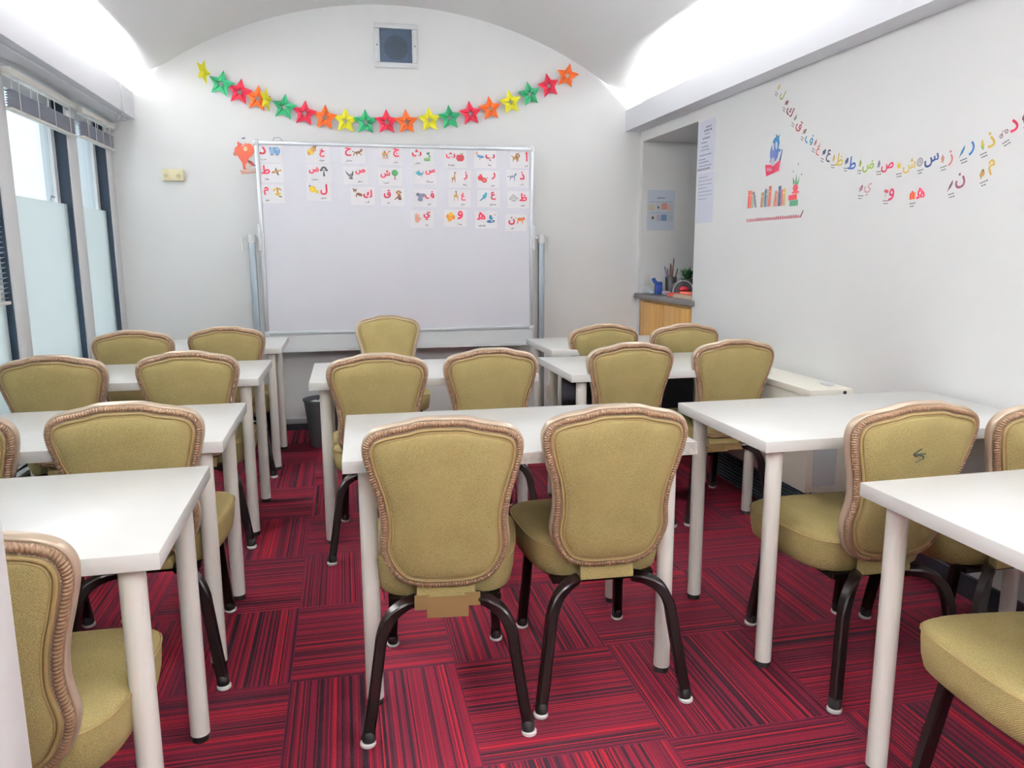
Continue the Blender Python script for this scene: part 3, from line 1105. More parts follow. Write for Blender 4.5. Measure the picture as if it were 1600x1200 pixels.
# E: ellipse cx cy rx ry rot; P: polygon. Coordinates in a -1..1 square.
PICS = {
    'bears': [('E', LBL, -.4, .0, .5, .6, 0), ('E', BLU, .4, .05, .55, .65, 0), ('E', LBL, .45, .35, .28, .25, 0), ('E', BLU, -.75, .45, .2, .2, 0), ('E', BLU, -.1, .5, .18, .18, 0), ('E', WHT, .5, .3, .12, .1, 0), ('E', GY, -.5, -.6, .3, .12, 0), ('E', GY, .4, -.6, .35, .12, 0)],
    'sheep': [('E', YEL, -.2, -.2, .6, .5, 20), ('E', TAN, .2, .2, .5, .45, 0), ('E', BR, .6, .6, .12, .4, -30), ('E', BR, .3, .65, .1, .35, -20), ('E', TAN, -.6, -.5, .25, .4, 20)],
    'horse': [('E', BR, 0, 0, .5, .22, 15), ('P', BR, .3, .1, .7, .6, .95, .45, .6, .05), ('P', DBR, .3, .2, .6, .7, .7, .75, .5, .2), ('P', BR, .3, 0, .7, -.5, .6, -.55, .15, -.1), ('P', BR, -.4, 0, -.7, -.6, -.85, -.55, -.55, .1), ('P', DBR, -.4, .05, -.95, .25, -.95, .05), ('P', BR, -.3, -.1, -.2, -.6, -.1, -.6, -.1, -.1)],
    'camel': [('E', TAN, -.1, .05, .5, .28, 0), ('E', BR, -.1, .35, .22, .25, 0), ('P', TAN, .3, .1, .6, .5, .7, .45, .45, -.1), ('E', BR, .75, .52, .2, .1, 10), ('P', BR, -.5, .1, -.45, -.8, -.35, -.8, -.35, 0), ('P', BR, -.25, 0, -.2, -.8, -.1, -.8, -.12, 0), ('P', BR, .1, 0, .15, -.8, .25, -.8, .25, 0), ('P', BR, .28, 0, .38, -.8, .46, -.8, .38, 0)],
    'snake': [('E', GR, -.1, -.55, .6, .28, 0), ('E', (140, 170, 90), -.1, -.4, .4, .18, 0), ('P', GR, .3, -.4, .55, 0, .3, .45, .1, .4, .3, 0, .1, -.35), ('E', (52, 110, 70), .1, .55, .32, .18, 20), ('P', RED, .35, .6, .6, .7, .6, .66, .36, .56)],
    'apple': [('E', (176, 36, 58), -.25, -.1, .5, .62, 10), ('E', (160, 30, 52), .25, -.1, .5, .62, -10), ('P', DBR, -.04, .4, .1, .85, .18, .82, .06, .4), ('P', GR, .1, .6, .45, .85, .6, .65, .3, .55)],
    'duck': [('E', BLU, .05, -.1, .6, .25, -15), ('P', (90, 140, 200), .1, 0, .95, -.35, .5, .1), ('E', LBL, -.45, .25, .18, .3, 20), ('E', ORG, -.55, .6, .2, .18, 0), ('P', RED, -.65, .65, -.95, .5, -.65, .5), ('P', ORG, -.05, -.35, -.1, -.7, .1, -.7)],
    'lion': [('E', TAN, -.1, -.05, .55, .3, 15), ('E', DBR, .35, .35, .42, .45, 0), ('E', TAN, .38, .35, .24, .28, 0), ('P', TAN, -.55, 0, -.6, -.75, -.45, -.75, -.35, -.1), ('P', BR, .1, -.1, .15, -.8, .3, -.8, .35, -.1), ('P', TAN, .3, -.1, .45, -.7, .58, -.7, .5, 0), ('P', BR, -.6, 0, -.95, .3, -.9, .4, -.5, .15)],
    'plane': [('E', TAN, 0, 0, .75, .24, 15), ('P', BK, -.1, .1, -.1, .6, .1, .6, .2, .1), ('P', BK, 0, -.1, .3, -.65, .5, -.6, .35, -.05), ('P', ORG, .55, .1, .95, .45, .85, 0), ('E', BR, -.5, -.15, .2, .12, 15)],
    'braid': [('E', BK, 0, .5, .5, .38, 0), ('E', WHT, 0, .38, .2, .2, 0), ('P', BK, -.08, .1, -.14, -.5, .14, -.5, .08, .1), ('E', BK, 0, -.6, .18, .25, 0), ('E', BK, -.5, .25, .2, .2, 0), ('E', BK, .5, .25, .2, .2, 0)],
    'eagle': [('P', BK, -.9, .75, -.6, .3, -.2, -.1, .1, -.3, .2, .1, .5, .7, .55, 0, .35, -.5, .1, -.8, -.3, -.4, -.7, .1), ('E', GY, 0, -.3, .25, .35, 20), ('E', DBR, .1, -.75, .4, .14, 0)],
    'tree': [('E', (62, 140, 80), 0, .3, .6, .55, 0), ('E', (84, 160, 96), .15, .42, .3, .28, 0), ('P', BR, -.09, -.1, -.12, -.9, .12, -.9, .09, -.1)],
    'fish': [('E', TEAL, -.1, .1, .6, .32, -25), ('P', GY, .25, -.1, .85, .6, .6, -.2), ('P', BLU, -.2, .3, -.1, .75, .2, .3), ('P', PK, .2, -.2, .75, -.75, .35, -.5), ('E', WHT, -.45, .3, .1, .1, 0)],
    'giraffe': [('P', TAN, -.1, -.2, .05, .8, .2, .8, .2, -.2), ('E', BR, .2, .8, .22, .12, -20), ('E', TAN, -.1, -.2, .38, .22, 0), ('P', BR, -.4, -.2, -.42, -.9, -.3, -.9, -.25, -.2), ('P', BR, .08, -.2, .1, -.9, .22, -.9, .24, -.2), ('E', BR, .08, .3, .07, .09, 0), ('E', BR, .1, 0, .07, .09, 0)],
    'pomegranates': [('E', RED, -.4, .1, .5, .5, 0), ('E', (170, 36, 50), .3, -.3, .55, .45, -20), ('E', (222, 120, 110), .3, -.3, .3, .22, -20), ('P', RED, -.5, .5, -.55, .85, -.3, .7, -.1, .85, -.2, .5), ('P', DBR, .7, 0, .95, .3, .98, .2, .8, -.1)],
    'wolf': [('E', (150, 164, 186), -.1, 0, .5, .24, 10), ('P', GY, .2, .1, .55, .7, .8, .55, .6, .1), ('P', GY, -.5, 0, -.55, -.7, -.4, -.7, -.35, 0), ('P', GY, .25, 0, .3, -.75, .42, -.75, .45, .05), ('P', (150, 164, 186), -.5, .05, -.95, .1, -.9, -.2)],
    'bananas': [('P', TAN, -.1, .8, .2, .8, .25, -.6, -.05, -.6), ('E', YEL, -.4, .4, .4, .16, 40), ('E', TAN, .45, .5, .35, .14, -30), ('E', YEL, .1, -.3, .5, .2, 10), ('E', (110, 140, 70), .5, -.75, .3, .14, -20)],
    'lemons': [('E', YEL, -.15, 0, .6, .55, -15), ('E', (244, 214, 70), -.15, -.05, .36, .32, 0), ('E', (228, 206, 70), .6, -.45, .3, .3, 0), ('E', (80, 110, 130), -.65, .55, .2, .14, 40)],
    'dog': [('E', BR, .3, -.25, .55, .26, -20), ('E', (150, 110, 90), -.5, .4, .3, .32, 0), ('P', DBR, -.75, .5, -.95, .85, -.6, .75), ('P', DBR, -.3, .6, -.1, .9, -.2, .5), ('P', BR, -.3, 0, -.4, -.7, -.2, -.7, -.1, -.1), ('E', WHT, -.5, .2, .14, .12, 0)],
    'monkey': [('E', BR, .1, .45, .4, .4, 0), ('E', TAN, .1, .4, .24, .24, 0), ('E', BR, .2, -.25, .35, .4, 0), ('P', BR, -.1, -.2, -.7, -.75, -.6, -.85, .05, -.45), ('E', (70, 40, 44), .3, -.65, .35, .2, 0), ('E', BR, -.3, .5, .12, .14, 0), ('E', BR, .52, .5, .12, .14, 0)],
    'elephant': [('E', (140, 144, 178), .1, .15, .55, .45, 0), ('E', GY, -.45, .4, .35, .3, 20), ('E', (130, 134, 168), 0, -.5, .45, .35, 0), ('P', GY, -.3, 0, -.55, -.5, -.4, -.75, -.15, -.3), ('E', GY, .6, .3, .28, .3, 0)],
    'gazelle': [('E', TAN, 0, -.05, .45, .24, -15), ('P', TAN, -.1, .1, -.05, .7, .15, .75, .3, .1), ('E', BR, .02, .72, .2, .12, -20), ('P', BR, 0, .8, .1, 1, .16, .98, .1, .75), ('P', TAN, -.35, 0, -.4, -.9, -.28, -.9, -.2, -.1), ('P', TAN, .25, -.1, .3, -.9, .42, -.9, .42, -.1)],
    'bird': [('E', TEAL, .15, .1, .42, .35, 30), ('E', (60, 170, 190), .4, .55, .25, .25, 0), ('P', (40, 110, 140), 0, 0, -.9, -.75, -.5, -.7, .2, -.2), ('P', YEL, .6, .55, .9, .5, .6, .42), ('P', (50, 120, 150), .1, -.2, .2, -.55, .3, -.2)],
    'envelope': [('P', GY, -.9, -.2, -.1, .65, .9, -.1, .1, -.75), ('P', WHT, -.78, -.2, -.1, .55, .78, -.1, .1, -.62), ('P', GY, -.78, -.2, .05, .1, .78, -.1, .05, .02)],
    'hand': [('E', PK, 0, -.35, .42, .5, 0), ('E', PK, -.3, .25, .11, .45, 8), ('E', PK, -.1, .4, .11, .5, 3), ('E', PK, .12, .38, .11, .5, -3), ('E', PK, .32, .2, .1, .42, -10), ('E', (224, 150, 130), .5, -.2, .12, .36, -35)],
    'flower': [('E', ORG, -.4, .1, .42, .42, 0), ('E', YEL, .1, .45, .42, .4, 0), ('E', ORG, .45, -.05, .42, .42, 0), ('E', (240, 170, 60), -.15, -.45, .42, .42, 0), ('E', YEL, .05, .05, .3, .3, 0), ('E', (210, 110, 40), .05, .05, .12, .12, 0)],
    'hoopoe': [('E', (30, 96, 150), 0, -.45, .8, .28, 5), ('E', TEAL, .05, .1, .4, .22, 0), ('E', (30, 96, 150), -.05, .45, .24, .25, 0), ('E', WHT, .2, -.4, .28, .12, 0), ('E', ORG, .75, .75, .14, .12, 0)],
    'tiger': [('E', ORG, 0, .1, .6, .3, 0), ('E', (220, 110, 50), .6, .2, .3, .3, 0), ('P', ORG, -.5, 0, -.7, -.7, -.5, -.7, -.3, -.1), ('P', ORG, .3, 0, .35, -.7, .5, -.7, .5, 0), ('P', BK, -.25, .38, -.2, 0, -.12, 0, -.15, .38), ('P', BK, .1, .38, .12, 0, .2, 0, .2, .38), ('P', BR, -.6, .2, -.95, .5, -.9, .3)],
}


def picture(bm, prims, s, cx, cy, mats, off=0.0004, ox=0.0, rot=0.0):
    cr, sr = math.cos(rot), math.sin(rot)
    for k, pr in enumerate(prims):
        m = pal(pr[1])
        if m not in mats:
            mats.append(m)
        mi = mats.index(m)
        if pr[0] == 'E':
            _, _, ex, ey, rx, ry, ra = pr
            ra = math.radians(ra)
            pts_ = []
            for i in range(14):
                a = 2*math.pi*i/14
                x, y = rx*math.cos(a), ry*math.sin(a)
                pts_.append((ex+x*math.cos(ra)-y*math.sin(ra), ey+x*math.sin(ra)+y*math.cos(ra)))
        else:
            v = pr[2:]
            pts_ = list(zip(v[::2], v[1::2]))
        y = -off-0.00012*(k+1)
        f = bm.faces.new([bm.verts.new((cx+s*(a*cr-b*sr), y, cy+s*(a*sr+b*cr))) for a, b in pts_])
        f.material_index = mi


# ---------------------------------------------------------------- whiteboard on its stand
BRD_C = Vector((0.4065, 5.45, 1.358))
BRD_R = 0.0
wbd = empty('whiteboard', (0.4065, 5.45, 0))
tag(wbd, 'large revolving whiteboard on a steel stand with rows of letter cards', 'whiteboard')
bm = bmesh.new()
box(bm, (-0.925, 0, -0.625), (0.925, 0.02, 0.625))
pn = obj('board_panel', bm, M['board'], wbd)
pn.location = (0, 0, BRD_C.z)
pn.rotation_euler = (0, BRD_R, 0)
bm = bmesh.new()
for lo, hi in (((-0.945, -0.012, 0.621), (0.945, 0.03, 0.645)), ((-0.945, -0.012, -0.645), (0.945, 0.03, -0.621)),
               ((-0.945, -0.012, -0.621), (-0.921, 0.03, 0.621)), ((0.921, -0.012, -0.621), (0.945, 0.03, 0.621))):
    box(bm, lo, hi, bevel=0.003)
fr = obj('board_frame', bm, M['silver'], wbd)
fr.location = (0, 0, BRD_C.z)
fr.rotation_euler = (0, BRD_R, 0)
for sx in (-1, 1):
    for sz in (-1, 1):
        bm = bmesh.new()
        box(bm, (sx*0.935-0.018, -0.016, sz*0.635-0.018), (sx*0.935+0.018, 0.034, sz*0.635+0.018), bevel=0.005)
        cc = obj('frame_corner', bm, M['grey_plastic'], fr)
for sx, xp in ((-1, -1.0005), (1, 1.0085)):
    bm = bmesh.new()
    box(bm, (xp-0.021, -0.012, 0.07), (xp+0.021, 0.028, 1.345), bevel=0.004)
    pst = obj('post', bm, M['steel'], wbd)
    bm = bmesh.new()
    cyl(bm, (xp, 0.008, 1.335), (xp, 0.008, 1.395), 0.026, 0.030, 16)
    cyl(bm, (xp-sx*0.012, 0.008, 1.372), (sx*0.93, 0.008, 1.372), 0.012, seg=12)
    box(bm, (sx*0.945-0.012, -0.022, 1.29), (sx*0.945+0.012, 0.035, 1.46), bevel=0.004)
    obj('pivot_clamp', bm, M['grey_plastic'], wbd)
    bm = bmesh.new()
    cyl(bm, (xp+sx*0.02, 0.008, 1.375), (xp+sx*0.062, 0.008, 1.375), 0.008, seg=10)
    tube(bm, [(xp+sx*0.06, 0.008, 1.378), (xp+sx*0.062, 0.005, 1.34), (xp+sx*0.058, 0.0, 1.292)], 0.0075)
    obj('clamp_lever', bm, M['grey_plastic'], wbd)
    bm = bmesh.new()
    box(bm, (xp-0.022, -0.28, 0.045), (xp+0.022, 0.14, 0.075), bevel=0.004)
    ft = obj('stand_foot', bm, M['steel'], wbd)
    for yy in (-0.25, 0.11):
        bm = bmesh.new()
        cyl(bm, (xp-0.012, yy, 0.022), (xp+0.012, yy, 0.022), 0.022, seg=16)
        obj('caster', bm, M['rubber'], ft)
bm = bmesh.new()
box(bm, (-0.98, -0.012, 0.085), (0.99, 0.018, 0.125), bevel=0.003)
obj('cross_bar', bm, M['silver'], wbd)
bm = bmesh.new()
box(bm, (-0.935, -0.05, 0.600), (0.94, -0.014, 0.605))
box(bm, (-0.935, -0.055, 0.600), (0.94, -0.05, 0.622))
box(bm, (-0.935, -0.014, 0.600), (0.94, 0.022, 0.712))
tr = obj('pen_tray', bm, M['grey_plastic'], wbd, 0.3)
tr.location = (0, 0, 0.0)
bm = bmesh.new()
tube(bm, [(-0.83, 0.01, 2.0), (-0.82, 0.01, 2.025), (-0.79, 0.01, 2.028), (-0.765, 0.01, 2.005)], 0.0025, seg=6)
obj('wire_loop', bm, M['steel'], wbd)

CARDS = [
    ('د', 'دب', 'bears', (-0.897, 0.583), (-0.82, 0.58), 'card with letter dal and two pale blue bears in the whiteboard top left corner'),
    ('خ', 'خروف', 'sheep', (-0.515, 0.577), (-0.579, 0.59), 'card with letter kha and a yellow sheep'),
    ('ح', 'حصان', 'horse', (-0.343, 0.587), (-0.279, 0.584), 'card with letter ha and a galloping brown horse'),
    ('ج', 'جمل', 'camel', (-0.021, 0.588), (-0.095, 0.576), 'card with letter jim and a tan camel'),
    ('ث', 'ثعبان', 'snake', (0.119, 0.589), (0.193, 0.567), 'card with letter tha and a coiled green snake'),
    ('ت', 'تفاحة', 'apple', (0.354, 0.577), (0.421, 0.566), 'card with letter ta and a dark red apple'),
    ('ب', 'بطة', 'duck', (0.634, 0.57), (0.561, 0.578), 'card with letter ba and a blue duck with a red beak'),
    ('أ', 'أسد', 'lion', (0.898, 0.58), (0.819, 0.574), 'card with letter alif and a maned lion in the top right corner of the whiteboard'),
    ('ط', 'طائرة', 'plane', (-0.884, 0.46), (-0.819, 0.449), 'card with the letter that has a tall stroke and a tan aeroplane'),
    ('ض', 'ضفيرة', 'braid', (-0.573, 0.462), (-0.508, 0.454), 'card with letter dad and a black braided head of hair'),
    ('ص', 'صقر', 'eagle', (-0.267, 0.457), (-0.334, 0.441), 'card with letter sad and a black bird of prey with raised wings'),
    ('ش', 'شجرة', 'tree', (-0.099, 0.445), (-0.034, 0.442), 'card with letter shin and a round green tree'),
    ('س', 'سمكة', 'fish', (0.209, 0.465), (0.133, 0.449), 'card with letter sin and a teal fish'),
    ('ز', 'زرافة', 'giraffe', (0.457, 0.443), (0.376, 0.431), 'card with letter zay and a tall giraffe'),
    ('ر', 'رمان', 'pomegranates', (0.656, 0.444), (0.578, 0.426), 'card with letter ra and red pomegranates'),
    ('ذ', 'ذئب', 'wolf', (0.865, 0.45), (0.795, 0.442), 'card with letter dhal and a pale grey-blue wolf'),
    ('م', 'موز', 'bananas', (-0.888, 0.322), (-0.818, 0.316), 'card with letter mim and tan and yellow bananas'),
    ('ل', 'ليمون', 'lemons', (-0.514, 0.337), (-0.581, 0.338), 'card with letter lam and bright yellow lemons'),
    ('ك', 'كلب', 'dog', (-0.223, 0.311), (-0.289, 0.316), 'card with letter kaf and a brown dog'),
    ('ق', 'قرد', 'monkey', (-0.09, 0.312), (-0.016, 0.305), 'card with letter qaf and a brown monkey'),
    ('ف', 'فيل', 'elephant', (0.201, 0.309), (0.138, 0.296), 'card with letter fa and a grey-violet elephant'),
    ('غ', 'غزال', 'gazelle', (0.439, 0.301), (0.387, 0.305), 'card with letter ghayn and a tan gazelle'),
    ('ع', 'عصفور', 'bird', (0.655, 0.308), (0.586, 0.301), 'card with letter ayn and a turquoise bird'),
    ('ظ', 'ظرف', 'envelope', (0.872, 0.301), (0.802, 0.296), 'card with a dotted tall-stroke letter and a grey outlined envelope'),
    ('ي', 'يد', 'hand', (0.18, 0.167), (0.112, 0.152), 'card with letter ya and a pink hand in the bottom row'),
    ('و', 'وردة', 'flower', (0.415, 0.173), (0.346, 0.16), 'card with letter waw and an orange flower in the bottom row'),
    ('ه', 'هدهد', 'hoopoe', (0.566, 0.168), (0.635, 0.148), 'card with letter ha and a dark blue bird shape in the bottom row'),
    ('ن', 'نمر', 'tiger', (0.787, 0.135), (0.851, 0.142), 'card with letter nun and an orange tiger in the bottom row'),
]
CRIM = pal((208, 16, 62))
for g, word, pic, lp, pp, lab in CARDS:
    cu, cv = (lp[0]+pp[0])/2, (lp[1]+pp[1])/2-0.012
    loc = BRD_C + Matrix.Rotation(BRD_R, 3, 'Y') @ Vector((cu, -0.0009, cv))
    bm = bmesh.new()
    box(bm, (-0.080, -0.0004, -0.063), (0.080, 0.0004, 0.056))
    card = obj('letter_card', bm, M['paper'], None, 0)
    card.location = loc
    card.rotation_euler = (0, BRD_R, 0)
    tag(card, lab, 'card', 'letter cards on the whiteboard')
    bm = bmesh.new()
    lh = {'أ': 0.060, 'ل': 0.066, 'ر': 0.045, 'د': 0.046, 'و': 0.055, 'م': 0.05}.get(g, 0.052)
    text_mesh(bm, 'ﻫ' if g == 'ه' else g, lh, lp[0]-cu, lp[1]-cv, bold=0.045, off=0.0006, fit_w=0.062)
    obj('letter', bm, CRIM, card, 0)
    bm = bmesh.new()
    mats = []
    picture(bm, PICS[pic], 0.038, pp[0]-cu, pp[1]-cv, mats, off=0.0006)
    obj('picture', bm, mats, card, 0)
    bm = bmesh.new()
    text_mesh(bm, shape_arabic(word), 0.015, lp[0]-cu+0.004*(1 if pp[0] < lp[0] else -1)*-1, -0.045, bold=0.03, off=0.0006, fit_w=0.05)
    obj('caption', bm, M['black'], card, 0)

# ---------------------------------------------------------------- star garland
COLS = {'y': ((238, 232, 40), 'yellow'), 'g': ((36, 158, 104), 'green'), 'r': ((214, 30, 62), 'red'), 'o': ((242, 112, 32), 'orange')}
STARS = [('y', -0.837, 2.436), ('g', -0.74, 2.376), ('r', -0.626, 2.328), ('o', -0.515, 2.291), ('y', -0.456, 2.279), ('g', -0.346, 2.242), ('r', -0.215, 2.205), ('o', -0.082, 2.182), ('y', 0.056, 2.166), ('g', 0.19, 2.161), ('r', 0.335, 2.166), ('o', 0.472, 2.17), ('y', 0.634, 2.19), ('g', 0.777, 2.209), ('r', 0.926, 2.242), ('o', 1.07, 2.28), ('y', 1.218, 2.329), ('g', 1.359, 2.389), ('r', 1.502, 2.453), ('o', 1.631, 2.52)]
STAR_MATS = {'y': mat('yellow_crepe_paper', (232, 226, 52), 0.7), 'g': mat('green_crepe_paper', (34, 140, 92), 0.7), 'r': mat('red_crepe_paper', (184, 26, 56), 0.7), 'o': mat('orange_crepe_paper', (214, 98, 34), 0.7)}
gar = empty('star_garland', (0.4, BACK-0.035, 2.16))
tag(gar, 'garland of yellow, green, red and orange paper stars sagging across the end wall', 'garland')


def star_bm(R):
    bm = bmesh.new()
    o_, h_, back = [], [], []
    for i in range(10):
        a = math.pi/2+i*math.pi/5
        tip = i % 2 == 0
        r = R if tip else R*0.50
        rh = R*0.27 if tip else R*0.14
        o_.append((r*math.cos(a), r*math.sin(a), 0.0))
        h_.append((rh*math.cos(a), rh*math.sin(a), 0.017 if tip else 0.006))
    F = [bm.verts.new((x, -d, z)) for x, z, d in o_]
    H = [bm.verts.new((x, -d, z)) for x, z, d in h_]
    F2 = [bm.verts.new((x, d+0.001, z)) for x, z, d in o_]
    H2 = [bm.verts.new((x, d*0.6+0.001, z)) for x, z, d in h_]
    for i in range(10):
        j = (i+1) % 10
        bm.faces.new((F[i], F[j], H[j], H[i]))
        bm.faces.new((F2[j], F2[i], H2[i], H2[j]))
        bm.faces.new((F[i], F2[i], F2[j], F[j]))
        bm.faces.new((H[j], H2[j], H2[i], H[i]))
    return bm


for i, (c, x, z) in enumerate(STARS):
    edge = i in (0, 4)
    s = obj('paper_star', star_bm(0.088 if not edge else 0.082), STAR_MATS[c], gar, 0)
    s.location = (x-0.4, 0.0 if not edge else 0.006, z-2.16)
    a, b = STARS[max(i-1, 0)], STARS[min(i+1, len(STARS)-1)]
    sl = math.atan2(b[2]-a[2], b[1]-a[1])
    if edge:
        s.location.y = -0.055
        s.rotation_euler = (0, -sl*0.5, math.radians(66))
    elif i == 19:
        s.location.y = -0.03
        s.rotation_euler = (0, math.radians(14), math.radians(-30))
    else:
        s.rotation_euler = (math.radians(2), -sl*0.55, math.radians(-6 if i < 8 else 4))
    s['label'] = COLS[c][1]+' paper star' + (' turned edge-on' if edge else '')
bm = bmesh.new()
tube(bm, [(x-0.4, 0.012, z-2.16+0.03) for c, x, z in STARS], 0.0015, seg=5)
obj('string', bm, M['paper'], gar)

# ---------------------------------------------------------------- things on the end wall
v = empty('vent', (0.416, BACK, 2.676))
tag(v, 'square white-framed ventilator high on the end wall with a dark mesh', 'vent')
bm = bmesh.new()
for lo, hi in (((-0.146, -0.02, 0.110), (0.146, 0, 0.144)), ((-0.146, -0.02, -0.144), (0.146, 0, -0.110)), ((-0.146, -0.02, -0.110), (-0.110, 0, 0.110)), ((0.110, -0.02, -0.110), (0.146, 0, 0.110))):
    box(bm, lo, hi, bevel=0.003)
obj('frame', bm, M['grey_plastic'], v)
bm = bmesh.new()
box(bm, (-0.110, -0.004, -0.110), (0.110, -0.001, 0.110))
obj('back_plate', bm, M['vent_dark'], v)
bm = bmesh.new()
for i in range(-8, 9):
    t = i*0.0128
    box(bm, (t-0.0011, -0.012, -0.110), (t+0.0011, -0.010, 0.110))
    box(bm, (-0.110, -0.012, t-0.0011), (0.110, -0.010, t+0.0011))
obj('wire_mesh', bm, M['vent_mesh'], v)
bm = bmesh.new()
rings = []
for r, y in ((0.082, -0.0045), (0.082, -0.009), (0.074, -0.009), (0.074, -0.0045)):
    rings.append([(r*math.cos(2*math.pi*i/32), y, -0.012+r*math.sin(2*math.pi*i/32)) for i in range(32)])
loft(bm, rings, cap=False)
bm.faces.new([bm.verts.new((0.074*math.cos(2*math.pi*i/32), -0.0055, -0.012+0.074*math.sin(2*math.pi*i/32))) for i in range(32)])
for k in range(6):
    a = k*math.pi/3
    c, s_ = math.cos(a), math.sin(a)
    vs = [bm.verts.new((c*r_-s_*t_, -0.0065, -0.012+s_*r_+c*t_)) for r_, t_ in ((0.014, -0.008), (0.072, -0.024), (0.072, 0.016), (0.014, 0.008))]
    bm.faces.new(vs)
obj('fan', bm, M['black_skirt'], v)
for sx in (-1, 1):
    bm = bmesh.new()
    cyl(bm, (sx*0.130, -0.019, 0), (sx*0.130, -0.023, 0), 0.006, seg=12)
    obj('screw', bm, M['steel'], v)

t = empty('thermostat', (-1.083, BACK, 1.787))
tag(t, 'small cream control box on the end wall left of the whiteboard', 'thermostat')
bm = bmesh.new()
box(bm, (-0.066, -0.035, -0.038), (0.066, 0, 0.038), bevel=0.005)
obj('case', bm, M['cream'], t)
bm = bmesh.new()
cyl(bm, (0.035, -0.034, -0.006), (0.035, -0.040, -0.006), 0.013, seg=18)
obj('dial', bm, M['cream_dark'], t)
bm = bmesh.new()
for z in (0.004, -0.004, -0.012):
    box(bm, (-0.055, -0.0362, z-0.0014), (-0.032, -0.0352, z+0.0014))
obj('markings', bm, M['cream_dark'], t)

FOX = [('P', (222, 166, 150), -.42, -.92, -.28, -1.2, .30, -1.12, .72, -1.06, .70, -.72, .30, -.86), ('P', (244, 220, 212), -.34, -.90, .0, -.78, .30, -.84, .64, -.74, .66, -.96, .30, -1.02),
       ('E', (226, 104, 68), .20, .44, .44, .52, -25), ('P', (222, 92, 66), -.42, .62, .10, .78, .30, .0, .16, -.3, .06, -.84, -.16, -.84, -.20, -.4, -.52, .12),
       ('E', (224, 98, 68), -.34, .44, .36, .34, 35), ('P', (204, 78, 62), -.44, .66, -.46, 1.06, -.08, .84), ('E', (198, 116, 84), -.62, .22, .17, .14, 35), ('P', (226, 104, 68), -.05, .8, .12, 1.0, .2, .7),
       ('E', (244, 222, 170), .06, .56, .15, .16, 0), ('E', (214, 70, 66), .40, -.42, .26, .13, -38), ('E', (110, 80, 70), .28, -.30, .12, .08, -30), ('E', (240, 228, 212), .18, -.62, .20, .22, 0), ('E', (90, 110, 150), .62, -.56, .06, .06, 0),
       ('P', (96, 106, 130), -.22, 1.28, .10, 1.36, .10, 1.28, -.02, 1.21)]
bm = bmesh.new()
mats = []
picture(bm, FOX, 0.096, 0, 0, mats, off=0.0005)
o = obj('fox_decal', bm, mats, None, 0)
o.location = (-0.622, BACK, 1.915)
tag(o, 'orange fox wall sticker reading a book, left of the whiteboard', 'sticker')

# waste bin
wbin = empty('waste_bin', (-0.165, 5.135, 0))
tag(wbin, 'dark grey waste bin with a white liner behind the centre table', 'bin')
bm = bmesh.new()
lathe(bm, [(0.088, 0.0), (0.095, 0.004), (0.128, 0.305), (0.134, 0.308), (0.134, 0.318), (0.122, 0.318), (0.092, 0.02), (0.01, 0.018)], seg=30)
obj('body', bm, M['bin'], wbin, 0.7)
bm = bmesh.new()
rnd = random.Random(3)
for k in range(7):
    a = rnd.uniform(0, 6.28)
    c = Vector((0.05*math.cos(a), 0.05*math.sin(a), 0.27+0.02*k/7))
    r = bmesh.ops.create_icosphere(bm, subdivisions=1, radius=0.05)
    for vv in r['verts']:
        vv.co = vv.co*rnd.uniform(0.7, 1.1)+c
obj('crumpled_liner', bm, M['paper'], wbin, 0)

# ---------------------------------------------------------------- heater casing on the right wall
h = empty('heater_casing', (1.985, 2.93, 0))
tag(h, 'long cream-white heater casing along the right wall', 'heater')
HL = 0.95
bm = bmesh.new()
box(bm, (0.0, 0.0, 0.20), (0.20, HL, 0.640), bevel=0.004)
box(bm, (0.055, 0.01, 0.02), (0.20, HL-0.01, 0.20))
box(bm, (0.20, 0.03, 0.0), (0.244, HL, 0.640))
obj('body', bm, M['rad'], h)
bm = bmesh.new()
box(bm, (-0.006, -0.006, 0.640), (0.206, HL+0.006, 0.672), bevel=0.004)
obj('lid', bm, M['rad'], h)
bm = bmesh.new()
box(bm, (0.035, -0.004, 0.23), (0.150, 0.0, 0.632), bevel=0.001)
obj('end_panel', bm, M['grey_plastic'], h)
bm = bmesh.new()
cyl(bm, (0.165, -0.006, 0.656), (0.165, -0.010, 0.656), 0.008, seg=14)
obj('lock', bm, M['black'], h)['label'] = 'small black lock'
bm = bmesh.new()
box(bm, (0.13, 0.06, 0.672), (0.16, 0.13, 0.682), bevel=0.003)
obj('control_flap', bm, M['grey_plastic'], h)
bm = bmesh.new()
for k in range(9):
    z = 0.03+0.018*k
    box(bm, (0.030, 0.02, z), (0.050, HL-0.02, z+0.006))
for k in range(8):
    y = 0.03+(HL-0.06)*k/7
    box(bm, (0.048, y-0.004, 0.02), (0.054, y+0.004, 0.198))
obj('vent_grille', bm, M['grille'], h)

# ---------------------------------------------------------------- alcove
cab = empty('cabinet', (2.235, 4.655, 0))
tag(cab, 'honey-coloured wooden cabinet set into the alcove', 'cabinet')
bm = bmesh.new()
box(bm, (0.012, 0.0, 0.0), (0.50, 0.905, 0.915))
obj('carcass', bm, M['wood'], cab)
for k in range(2):
    bm = bmesh.new()
    box(bm, (-0.006, 0.012+k*0.445, 0.07), (0.012, 0.448+k*0.445, 0.895), bevel=0.002)
    d = obj('door', bm, M['wood'], cab)
    bm = bmesh.new()
    yk = 0.40 if k == 0 else 0.50
    cyl(bm, (-0.006, yk, 0.665), (-0.030, yk, 0.665), 0.011, 0.014, 14)
    obj('knob', bm, M['glide'], d)['label'] = 'white knob'
bm = bmesh.new()
box(bm, (2.195, 4.60, 0.917), (2.229, 5.60, 0.957), bevel=0.010)
box(bm, (2.226, 4.654, 0.917), (2.76, 5.566, 0.957), bevel=0.002)
